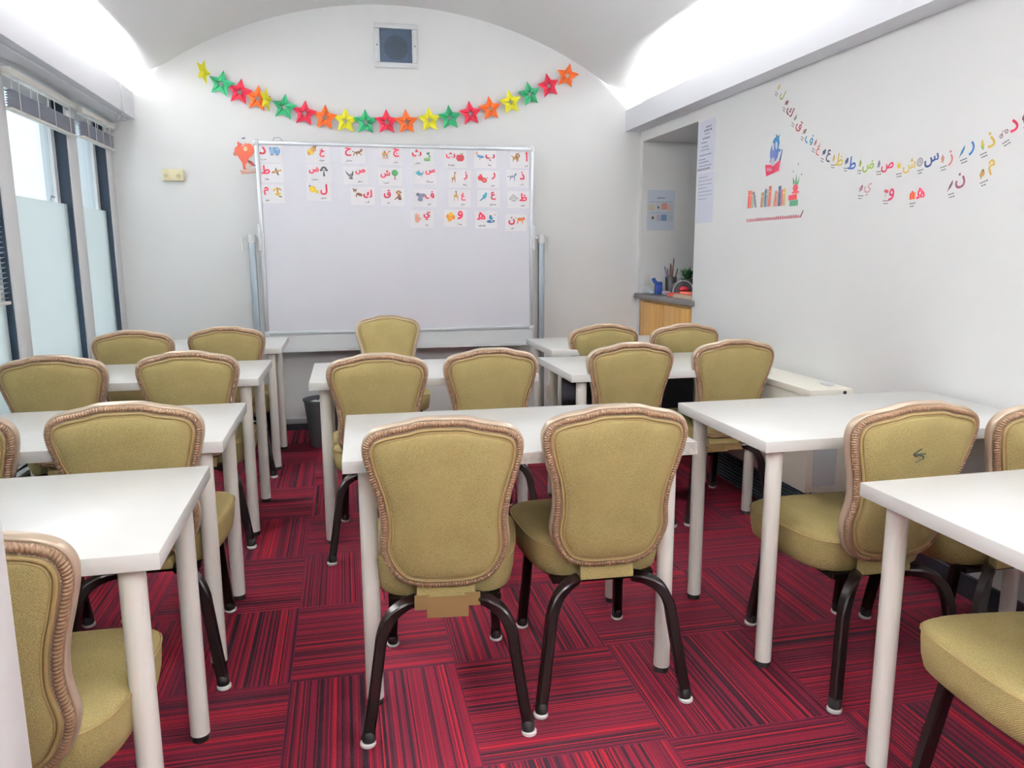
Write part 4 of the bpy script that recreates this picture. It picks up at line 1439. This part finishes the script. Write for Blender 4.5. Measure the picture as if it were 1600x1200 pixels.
tag(obj('worktop', bm, M['counter']), 'grey worktop with rounded ends across the alcove cabinet', 'worktop')

WT = 0.9575
pp = empty('pen_pot', (2.385, 5.34, WT))
tag(pp, 'black pen pot on the alcove worktop', 'pot')
bm = bmesh.new()
lathe(bm, [(0.036, 0), (0.043, 0.128), (0.040, 0.128), (0.033, 0.006)], seg=20)
obj('cup', bm, M['black'], pp)
pens = [(-0.018, 0.008, 0.19, -0.18, 0.1, (96, 60, 52), 'brown pencil leaning left in the black pen pot'), (0.002, -0.012, 0.225, 0.02, 0.05, (110, 62, 50), 'tallest brown pencil standing in the black pen pot'),
        (0.012, 0.012, 0.18, 0.22, -0.1, (150, 84, 60), 'reddish pencil leaning right in the black pen pot'), (-0.012, -0.008, 0.17, -0.12, -0.2, (120, 86, 160), 'violet pen in the black pen pot'),
        (0.016, -0.006, 0.16, 0.30, 0.1, (70, 70, 80), 'dark pen leaning right in the black pen pot'), (-0.02, 0.0, 0.16, -0.38, 0.05, (60, 78, 80), 'grey-green pen leaning far left in the black pen pot')]
for x, y, l, ty, tx, c, lab in pens:
    bm = bmesh.new()
    d = Vector((math.sin(tx), -math.sin(ty), 1)).normalized()
    b0 = Vector((2.385+x*0.5, 5.34+y*0.5, WT+0.012))
    l += 0.02
    cyl(bm, b0, b0+d*l, 0.0042, 0.0042, 8)
    cyl(bm, b0+d*l, b0+d*(l+0.012), 0.0042, 0.001, 8, mi=0)
    tag(obj('pencil', bm, pal(c)), lab, 'pencil', 'pencils in the pen pot')

pl = empty('potted_plant', (2.535, 5.37, WT))
tag(pl, 'small bushy green plant in a dark pot behind the pen pot', 'plant')
bm = bmesh.new()
lathe(bm, [(0.035, 0), (0.05, 0.11), (0.045, 0.11), (0.03, 0.10)], seg=18)
obj('pot', bm, M['black'], pl)
bm = bmesh.new()
rnd = random.Random(5)
for k in range(110):
    a = rnd.uniform(0, 6.28)
    e = rnd.uniform(0.15, 1.4)
    r = rnd.uniform(0.08, 0.13)
    d = Vector((math.cos(a)*math.cos(e), math.sin(a)*math.cos(e), math.sin(e)))
    p0 = Vector((0, 0, 0.105))
    side = d.cross(Vector((0, 0, 1))).normalized()*0.007
    mid = p0+d*r*0.55
    tip = p0+d*r+Vector((0, 0, -0.02))
    f = [bm.verts.new(q) for q in (p0, mid+side, tip, mid-side)]
    bm.faces.new(f).material_index = rnd.choice((0, 0, 1))
obj('foliage', bm, [pal((46, 104, 66)), pal((98, 160, 106))], pl, 0)

bm = bmesh.new()
P = []
for i in range(13):
    a = math.pi*i/12
    P.append((-0.11*math.cos(a), 0.02+0.085*math.sin(a)))
P = [(-0.11, 0.0)]+P+[(0.11, 0.0)]
A = [bm.verts.new((2.375+u*0.72, 5.10, WT+z)) for u, z in P]
B = [bm.verts.new((2.375+u*0.72, 5.16, WT+z)) for u, z in P]
for i in range(len(P)):
    j = (i+1) % len(P)
    bm.faces.new((A[i], A[j], B[j], B[i]))
bm.faces.new(A[::-1])
bm.faces.new(B)
bag = obj('pencil_case', bm, mat('charcoal_fabric', (58, 58, 66), 0.7))
tag(bag, 'round-topped charcoal case on the alcove worktop', 'case')
bm = bmesh.new()
tube(bm, [(2.375+0.081*math.cos(math.pi*i/14), 5.098, WT+0.022+0.087*math.sin(math.pi*i/14)) for i in range(15)], 0.004, seg=6)
obj('zip', bm, M['paper'], bag)['label'] = 'pale zip along the curve'
bm = bmesh.new()
rnd = random.Random(8)
r = bmesh.ops.create_icosphere(bm, subdivisions=2, radius=1.0)
for vv in r['verts']:
    k = rnd.uniform(0.75, 1.1)
    vv.co = Vector((2.36+vv.co.x*0.040*k, 5.055+vv.co.y*0.022*k, WT+0.052+vv.co.z*0.022*k))
tag(obj('cloth', bm, pal((206, 40, 62)), None, 1.2), 'crumpled red cloth in front of the charcoal case', 'cloth')
bm = bmesh.new()
for k in range(4):
    box(bm, (2.245, 4.70, WT+0.006*k), (2.245+0.21-0.008*k, 4.99-0.006*k, WT+0.006*k+0.0052), mi=0)
tag(obj('paper_pile', bm, pal((236, 214, 190))), 'pile of cream papers at the right end of the alcove worktop', 'papers')
bm = bmesh.new()
box(bm, (2.27, 4.69, WT+0.0245), (2.47, 4.93, WT+0.040), bevel=0.002)
tag(obj('folder', bm, pal((238, 112, 84))), 'orange-red folder lying on the cream papers', 'folder')
bm = bmesh.new()
box(bm, (2.245, 5.015, WT), (2.42, 5.085, WT+0.028), bevel=0.002)
tag(obj('book', bm, pal((214, 84, 76))), 'red book lying in front of the charcoal case', 'book')
bm = bmesh.new()
tube(bm, [(2.285, 5.23, WT+0.018), (2.27, 5.17, WT+0.018), (2.262, 5.10, WT+0.018)], 0.017, seg=12)
tag(obj('paper_roll', bm, pal((214, 206, 226))), 'pale lilac rolled paper left of the red book', 'paper roll')
bm = bmesh.new()
tube(bm, [(2.255, 5.37, WT+0.115), (2.272, 5.37, WT+0.090), (2.295, 5.37, WT+0.076), (2.325, 5.37, WT+0.078)], 0.015, seg=12)
box(bm, (2.275, 5.35, WT), (2.325, 5.39, WT+0.070), bevel=0.004)
tag(obj('tape_dispenser', bm, pal((34, 66, 148))), 'dark blue curved tape dispenser left of the pen pot', 'dispenser')
bm = bmesh.new()
box(bm, (2.25, 5.42, WT), (2.34, 5.54, WT+0.022), bevel=0.003)
tag(obj('box', bm, pal((206, 218, 224))), 'flat pale blue box at the left end of the alcove worktop', 'box')
bm = bmesh.new()
box(bm, (2.262, AL1-0.012, 1.022), (2.315, AL1, 1.095), bevel=0.003)
sw = obj('light_switch', bm, M['glide'])
tag(sw, 'white switch plate on the alcove wall above the worktop', 'switch')
bm = bmesh.new()
box(bm, (2.277, AL1-0.017, 1.043), (2.300, AL1-0.0121, 1.074), bevel=0.002)
obj('rocker', bm, M['grey_plastic'], sw)

bm = bmesh.new()
box(bm, (2.276, AL1-0.0012, 1.430), (2.497, AL1-0.0002, 1.732))
ps = obj('poster', bm, mat('pale_blue_paper', (206, 216, 230), 0.6), None, 0)
tag(ps, 'pale blue notice with small pictures on the alcove wall', 'poster')
bm = bmesh.new()
mats = []
pr = [('P', (120, 130, 150), -.3, .88, .3, .88, .3, .82, -.3, .82), ('P', (168, 178, 196), -.85, .6, .85, .6, .85, .56, -.85, .56)]
for i, (x, y, c) in enumerate([(-.7, .2, (236, 228, 190)), (-.2, .2, WHT), (.25, .28, (236, 160, 150)), (.65, .2, (240, 216, 210)), (-.6, -.5, WHT), (-.1, -.5, (214, 206, 226)), (.25, -.5, (120, 160, 210)), (.7, -.5, (216, 230, 244))]):
    pr.append(('P', c, x-.2, y-.22, x+.2, y-.22, x+.2, y+.22, x-.2, y+.22))
pr += [('E', BK, -.2, .2, .07, .08, 0), ('E', BK, -.6, -.52, .09, .1, 0), ('P', (168, 178, 196), -.85, -.14, .85, -.14, .85, -.18, -.85, -.18)]
picture(bm, [tuple(p[:2])+tuple(p[2:]) for p in pr], 0.108, 2.3865, 1.581, mats, off=-(AL1-0.0016))
obj('print', bm, mats, ps, 0)


def notice(y0, y1, z0, z1, rows, label, seed):
    bm = bmesh.new()
    box(bm, (WR-0.0014, y0, z0), (WR-0.0002, y1, z1))
    o = obj('notice', bm, M['lilac_paper'], None, 0)
    tag(o, label, 'notice', 'notices beside the alcove')
    bm = bmesh.new()
    rnd = random.Random(seed)
    for z, a, b, hh in rows:
        y = y1-(y1-y0)*a
        ye = y1-(y1-y0)*b
        while y > ye+0.004:
            w = min(rnd.uniform(0.006, 0.022), y-ye)
            box(bm, (WR-0.0020, y-w, z-hh/2), (WR-0.0014, y, z+hh/2))
            y -= w+0.005
    obj('printed_lines', bm, pal((150, 152, 176)), o, 0)


notice(4.415, 4.645, 1.765, 2.070, [(2.03, .45, .8, .010), (2.01, .35, .85, .012), (1.99, .4, .7, .006), (1.965, .3, .75, .010), (1.94, .2, .6, .007), (1.915, .25, .65, .007), (1.895, .2, .7, .006), (1.865, .15, .85, .007), (1.84, .12, .5, .006), (1.822, .12, .7, .006), (1.80, .15, .85, .006), (1.78, .05, .8, .011)], 'upper printed notice on the wall beside the alcove', 1)
notice(4.408, 4.630, 1.450, 1.757, [(1.73-0.022*i, .08, (.9 if i % 3 else .6), .004) for i in range(7)], 'lower mostly blank notice on the wall beside the alcove', 2)

# ---------------------------------------------------------------- decals on the right wall
ROTW = (0, 0, -math.pi/2)       # local x runs towards the camera end, local -y into the room
DECALS = [
    ('ل', 3.692, 2.063, 3.73, 2.106, (176, 182, 96), (226, 204, 96), 'leaf', 42, 'olive-green letter lam decal at the top end of the curve, just under the cornice'),
    ('ك', 3.614, 1.971, 3.65, 2.016, (126, 48, 66), (120, 44, 58), 'blob', 40, 'maroon letter kaf decal second from the cornice end of the curve'),
    ('ق', 3.529, 1.884, 3.563, 1.928, (178, 84, 90), (120, 140, 110), 'leaf', 36, 'dusty red letter qaf decal beside a small green picture'),
    ('ف', 3.433, 1.810, 3.477, 1.851, (84, 160, 190), (130, 104, 76), 'blob', 30, 'sky-blue letter fa decal beside a brown picture'),
    ('غ', 3.353, 1.750, 3.381, 1.785, (222, 116, 104), (220, 128, 118), 'leaf', 26, 'coral letter ghayn decal in the curve'),
    ('ع', 3.270, 1.711, 3.308, 1.733, (40, 42, 78), (54, 58, 92), 'blob', 20, 'dark navy letter ayn decal in the curve'),
    ('ظ', 3.188, 1.685, 3.230, 1.697, (234, 208, 96), (236, 190, 120), 'leaf', 10, 'yellow dotted tall-stroke letter decal in the curve'),
    ('ط', 3.096, 1.660, 3.135, 1.673, (52, 92, 166), (84, 96, 130), 'blob', 6, 'blue tall-stroke letter decal in the curve'),
    ('ض', 2.986, 1.634, 3.039, 1.653, (160, 196, 78), (150, 182, 74), 'leaf', 3, 'lime green letter dad decal at the bottom of the curve'),
    ('ص', 2.864, 1.617, 2.917, 1.637, (214, 40, 84), (140, 130, 160), 'leaf', 0, 'crimson letter sad decal at the bottom of the curve'),
    ('ش', 2.736, 1.610, 2.795, 1.616, (238, 208, 120), (238, 196, 70), 'sun', -3, 'pale yellow letter shin decal beside a yellow sun'),
    ('س', 2.617, 1.617, 2.678, 1.618, (48, 72, 138), (140, 140, 150), 'ring', -8, 'navy letter sin decal beside a grey clock'),
    ('ز', 2.522, 1.616, 2.560, 1.618, (228, 136, 132), (222, 160, 130), 'leaf', -10, 'salmon letter zay decal in the curve'),
    ('ر', 2.426, 1.639, 2.466, 1.634, (50, 116, 190), (60, 150, 186), 'feather', -12, 'bright blue letter ra decal beside a teal feather'),
    ('ذ', 2.343, 1.657, 2.378, 1.644, (236, 200, 92), (196, 190, 74), 'corn', -14, 'yellow letter dhal decal beside an ear of corn'),
    ('د', 2.254, 1.691, 2.291, 1.671, (220, 42, 84), (120, 64, 86), 'bike', -22, 'red letter dal decal beside a small dark bicycle'),
    ('خ', 2.172, 1.735, 2.213, 1.712, (110, 60, 70), (112, 62, 70), 'blob', -24, 'dark maroon letter kha decal cut off by the right edge of the picture'),
    ('م', 2.327, 1.563, 2.367, 1.545, (232, 190, 92), (200, 160, 96), 'blob', -16, 'gold letter mim decal in the lower row'),
    ('ن', 2.465, 1.529, 2.508, 1.515, (150, 84, 112), (120, 80, 104), 'feather', -10, 'mauve letter nun decal in the lower row'),
    ('ه', 2.660, 1.499, 2.704, 1.493, (220, 44, 84), (236, 132, 50), 'gift', -3, 'crimson letter ha decal beside an orange gift in the lower row'),
    ('و', 2.826, 1.504, 2.859, 1.513, (216, 50, 96), (210, 70, 90), 'flower2', 3, 'crimson letter waw decal beside a red flower in the lower row'),
    ('ي', 2.978, 1.537, 3.022, 1.545, (234, 190, 192), (190, 140, 156), 'blob', 6, 'pale pink letter ya decal at the left end of the lower row'),
]


def decal_prims(kind, c):
    dk = tuple(int(v*0.7) for v in c)
    lt = tuple(min(255, int(v*1.15)) for v in c)
    if kind == 'leaf':
        return [('P', c, 0, -.9, -.45, 0, 0, .9, .45, 0), ('P', dk, -.06, -.9, -.06, .6, .06, .6, .06, -.9), ('E', lt, -.4, -.5, .25, .15, 30)]
    if kind == 'blob':
        return [('E', c, 0, -.1, .6, .5, 20), ('E', dk, .25, .4, .32, .3, 0), ('P', dk, -.4, -.4, -.5, -.9, -.3, -.9, -.2, -.4)]
    if kind == 'sun':
        return [('E', c, 0, 0, .5, .5, 0)]+[('P', lt, .55*math.cos(a-.15), .55*math.sin(a-.15), .9*math.cos(a), .9*math.sin(a), .55*math.cos(a+.15), .55*math.sin(a+.15)) for a in [k*math.pi/4 for k in range(8)]]
    if kind == 'ring':
        return [('E', c, 0, 0, .85, .85, 0), ('E', (226, 226, 228), 0, 0, .68, .68, 0), ('P', dk, -.05, 0, -.05, .5, .05, .5, .05, 0), ('P', dk, 0, -.05, .4, -.15, .4, -.05, 0, .05)]
    if kind == 'feather':
        return [('P', c, -.9, -.9, -.3, .1, .6, .95, .5, .2, 0, -.4), ('P', dk, -.95, -.95, .5, .8, .55, .75, -.85, -1)]
    if kind == 'corn':
        return [('E', (226, 198, 80), 0, .1, .3, .8, -5), ('P', (120, 160, 80), -.45, .1, -.1, -.9, .15, -.9, .45, .2, 0, -.5)]
    if kind == 'bike':
        return [('E', c, -.6, -.2, .38, .38, 0), ('E', (226, 226, 228), -.6, -.2, .26, .26, 0), ('E', c, .6, .0, .38, .38, 0), ('E', (226, 226, 228), .6, 0, .26, .26, 0), ('P', c, -.6, -.2, -.2, .4, .4, .45, .4, .35, -.1, .3, -.5, -.2)]
    if kind == 'gift':
        return [('P', c, -.8, -.8, .8, -.8, .8, .5, -.8, .5), ('P', (206, 40, 60), -.6, -.8, -.25, -.8, -.25, .5, -.6, .5), ('P', (206, 40, 60), .1, -.8, .45, -.8, .45, .5, .1, .5), ('E', (206, 40, 60), 0, .65, .35, .18, 0)]
    return [('E', c, -.25, .4, .4, .35, 0), ('E', c, .3, .3, .36, .34, 0), ('E', lt, 0, .35, .2, .2, 0), ('P', (80, 140, 90), -.05, 0, -.2, -.9, -.08, -.9, .08, 0)]


for g, y, z, py, pz, c, pc, kind, tilt, lab in DECALS:
    ta = math.radians(-tilt)
    bm = bmesh.new()
    text_mesh(bm, 'ﻫ' if g == 'ه' else g, {'د': 0.040, 'ذ': 0.052, 'ر': 0.046, 'ه': 0.042, 'و': 0.048, 'م': 0.05}.get(g, 0.053), 0, 0, bold=0.03, fit_w=0.072)
    o = obj('letter_decal', bm, pal(c), None, 0)
    o.location = (WR-0.0002, y, z)
    o.rotation_euler = (0, ta*1.0, -math.pi/2)
    # tilt in the plane of the wall
    o.rotation_euler = (Matrix.Rotation(-math.pi/2, 4, 'Z') @ Matrix.Rotation(ta*-1.0, 4, 'Y')).to_euler()
    tag(o, lab, 'decal', 'letter decals on the right wall')
    inv = Matrix.Rotation(ta, 3, 'Y')
    lp = inv @ Vector((-(py-y), 0, pz-z))
    bm = bmesh.new()
    mats = []
    picture(bm, decal_prims(kind, pc), 0.020, lp.x, lp.z, mats, off=0.0002)
    obj('picture', bm, mats, o, 0)
    bm = bmesh.new()
    rnd = random.Random(ord(g))
    for k, (dz, w) in enumerate(((-0.032, 0.028), (-0.043, 0.020))):
        x = lp.x-w/2
        while x < lp.x+w/2:
            ww = rnd.uniform(0.005, 0.010)
            box(bm, (x, -0.0006, lp.z+dz-0.0022), (x+ww, -0.0002, lp.z+dz+0.0022))
            x += ww+0.002
    obj('caption', bm, pal((120, 120, 128)), o, 0)


def wall_decal(name, y, z, parts, label, cat, s=0.1, first='picture', group=None):
    bm = bmesh.new()
    mats = []
    picture(bm, parts, s, 0, 0, mats, off=0.0002)
    o = obj(name, bm, mats, None, 0)
    o.location = (WR-0.0002, y, z)
    o.rotation_euler = ROTW
    return tag(o, label, cat, group)


DBL, MBL = (44, 96, 150), (70, 110, 170)
READER = [('P', DBL, -.5, -.5, -.4, -.3, -.05, .2, .05, .1, -.3, -.4), ('E', MBL, .0, .10, .48, .62, -8), ('E', (50, 110, 160), .12, .55, .40, .38, 0), ('E', (120, 128, 190), -.1, -.05, .30, .30, 0),
          ('E', (230, 234, 240), -.16, .42, .12, .24, 8), ('E', (230, 234, 240), .20, .44, .12, .24, 8), ('P', (50, 120, 160), .1, .85, .1, 1.12, .3, .95, .48, 1.05, .45, .7), ('P', DBL, .45, .2, .75, .15, .55, .0),
          ('E', (220, 220, 226), -.12, -.5, .24, .30, 0), ('P', (60, 110, 140), .5, -.6, .85, .2, .9, .1, .72, -.62), ('P', (206, 58, 92), -.95, -.55, -.35, -.6, -.05, -.72, .25, -.58, .75, -.42, .62, -1.05, -.1, -1.15, -.78, -1.25),
          ('P', (232, 150, 170), -.8, -.75, -.3, -.8, -.1, -.9, -.2, -1.0, -.7, -.95), ('P', (150, 40, 70), -.08, -.72, -.02, -.72, .0, -1.15, -.08, -1.15)]
wall_decal('bird_decal', 3.742, 1.777, READER, 'blue big-eyed bird wall sticker reading a red book', 'sticker', s=0.088)


def book_set(y0, z0, books):
    pr = []
    x = 0.0
    for w, hgt, c, lean in books:
        pr.append(('P', c, x+0.002, 0, x+w-0.002, 0, x+w-0.002+lean, hgt, x+0.002+lean, hgt))
        if hgt > .07:
            lt = tuple(min(255, int(v*1.25+20)) for v in c)
            pr.append(('P', lt, x+0.004, hgt*.7, x+w-0.004, hgt*.7, x+w-0.004+lean*.8, hgt*.78, x+0.004+lean*.8, hgt*.78))
        x += w
    return [(p[0], p[1])+tuple(v for v in p[2:]) for p in pr]


RB, NB, TB, GB, OB, SB = (206, 84, 76), (64, 76, 118), (196, 150, 110), (140, 180, 150), (222, 120, 96), (190, 196, 210)
wall_decal('book_decal', 3.995, 1.510, book_set(0, 0, [(.026, .096, RB, .004), (.022, .094, OB, .003), (.02, .088, GB, 0), (.022, .086, SB, -.012), (.014, .084, (110, 70, 100), -.03)]), 'left group of red and green books in the painted bookshelf sticker', 'sticker', s=1.0, group='book stickers on the right wall')
wall_decal('book_decal', 3.858, 1.508, book_set(0, 0, [(.03, .078, TB, .006), (.014, .084, GB, .004), (.018, .094, NB, .0), (.016, .09, SB, 0), (.03, .106, OB, .004)]), 'middle group of tan, navy and orange books in the painted bookshelf sticker', 'sticker', s=1.0, group='book stickers on the right wall')
wall_decal('book_decal', 3.726, 1.505, book_set(0, 0, [(.014, .082, RB, .012), (.014, .078, TB, .004), (.014, .076, (236, 160, 110), 0), (.03, .102, NB, 0), (.016, .082, (222, 96, 96), 0), (.026, .086, (232, 196, 120), 0)]), 'right group of narrow books in the painted bookshelf sticker', 'sticker', s=1.0, group='book stickers on the right wall')
POT = [('P', (92, 160, 126), -.55, -1, .5, -1, .5, -.6, -.55, -.6), ('P', (210, 62, 76), -.7, -.58, .35, -.58, .3, -.18, -.72, -.25), ('P', (220, 110, 100), -.3, -.16, .55, -.16, .55, 0, -.3, 0), ('E', (222, 76, 98), .1, .22, .32, .28, 0),
       ('P', (70, 150, 104), -.2, .42, -.3, 1.0, 0, .6), ('P', (86, 168, 116), 0, .45, .15, 1.25, .25, .5), ('P', (70, 150, 104), .2, .42, .55, 1.0, .42, .45)]
wall_decal('plant_decal', 3.535, 1.570, POT, 'potted green plant on red and green books in the wall sticker', 'sticker', s=0.072)
for i, (y, z) in enumerate(((3.515, 1.700), (3.556, 1.668), (3.482, 1.648))):
    wall_decal('dot_decal', y, z, [('E', (120, 110, 116), 0, 0, .8, 1, 20)], ['topmost small dark dot above the painted plant', 'left small dark dot above the painted plant', 'right small dark dot above the painted plant'][i], 'sticker', s=0.005, group='dots above the painted plant')
LINE = [('P', (222, 150, 160), -.275, -.006, .255, -.003, .255, .006, -.275, .003), ('P', (150, 110, 112), .255, -.003, .275, .03, .268, .034, .245, .003)]
rnd = random.Random(4)
for k in range(26):
    x = -.27+k*.0202
    LINE.append(('E', (196, 120, 130), x, .007, .007, rnd.uniform(.003, .007), 0))
wall_decal('shelf_decal', 3.72, 1.441, LINE, 'long pink garland-like line sticker below the painted books', 'sticker', s=1.0)
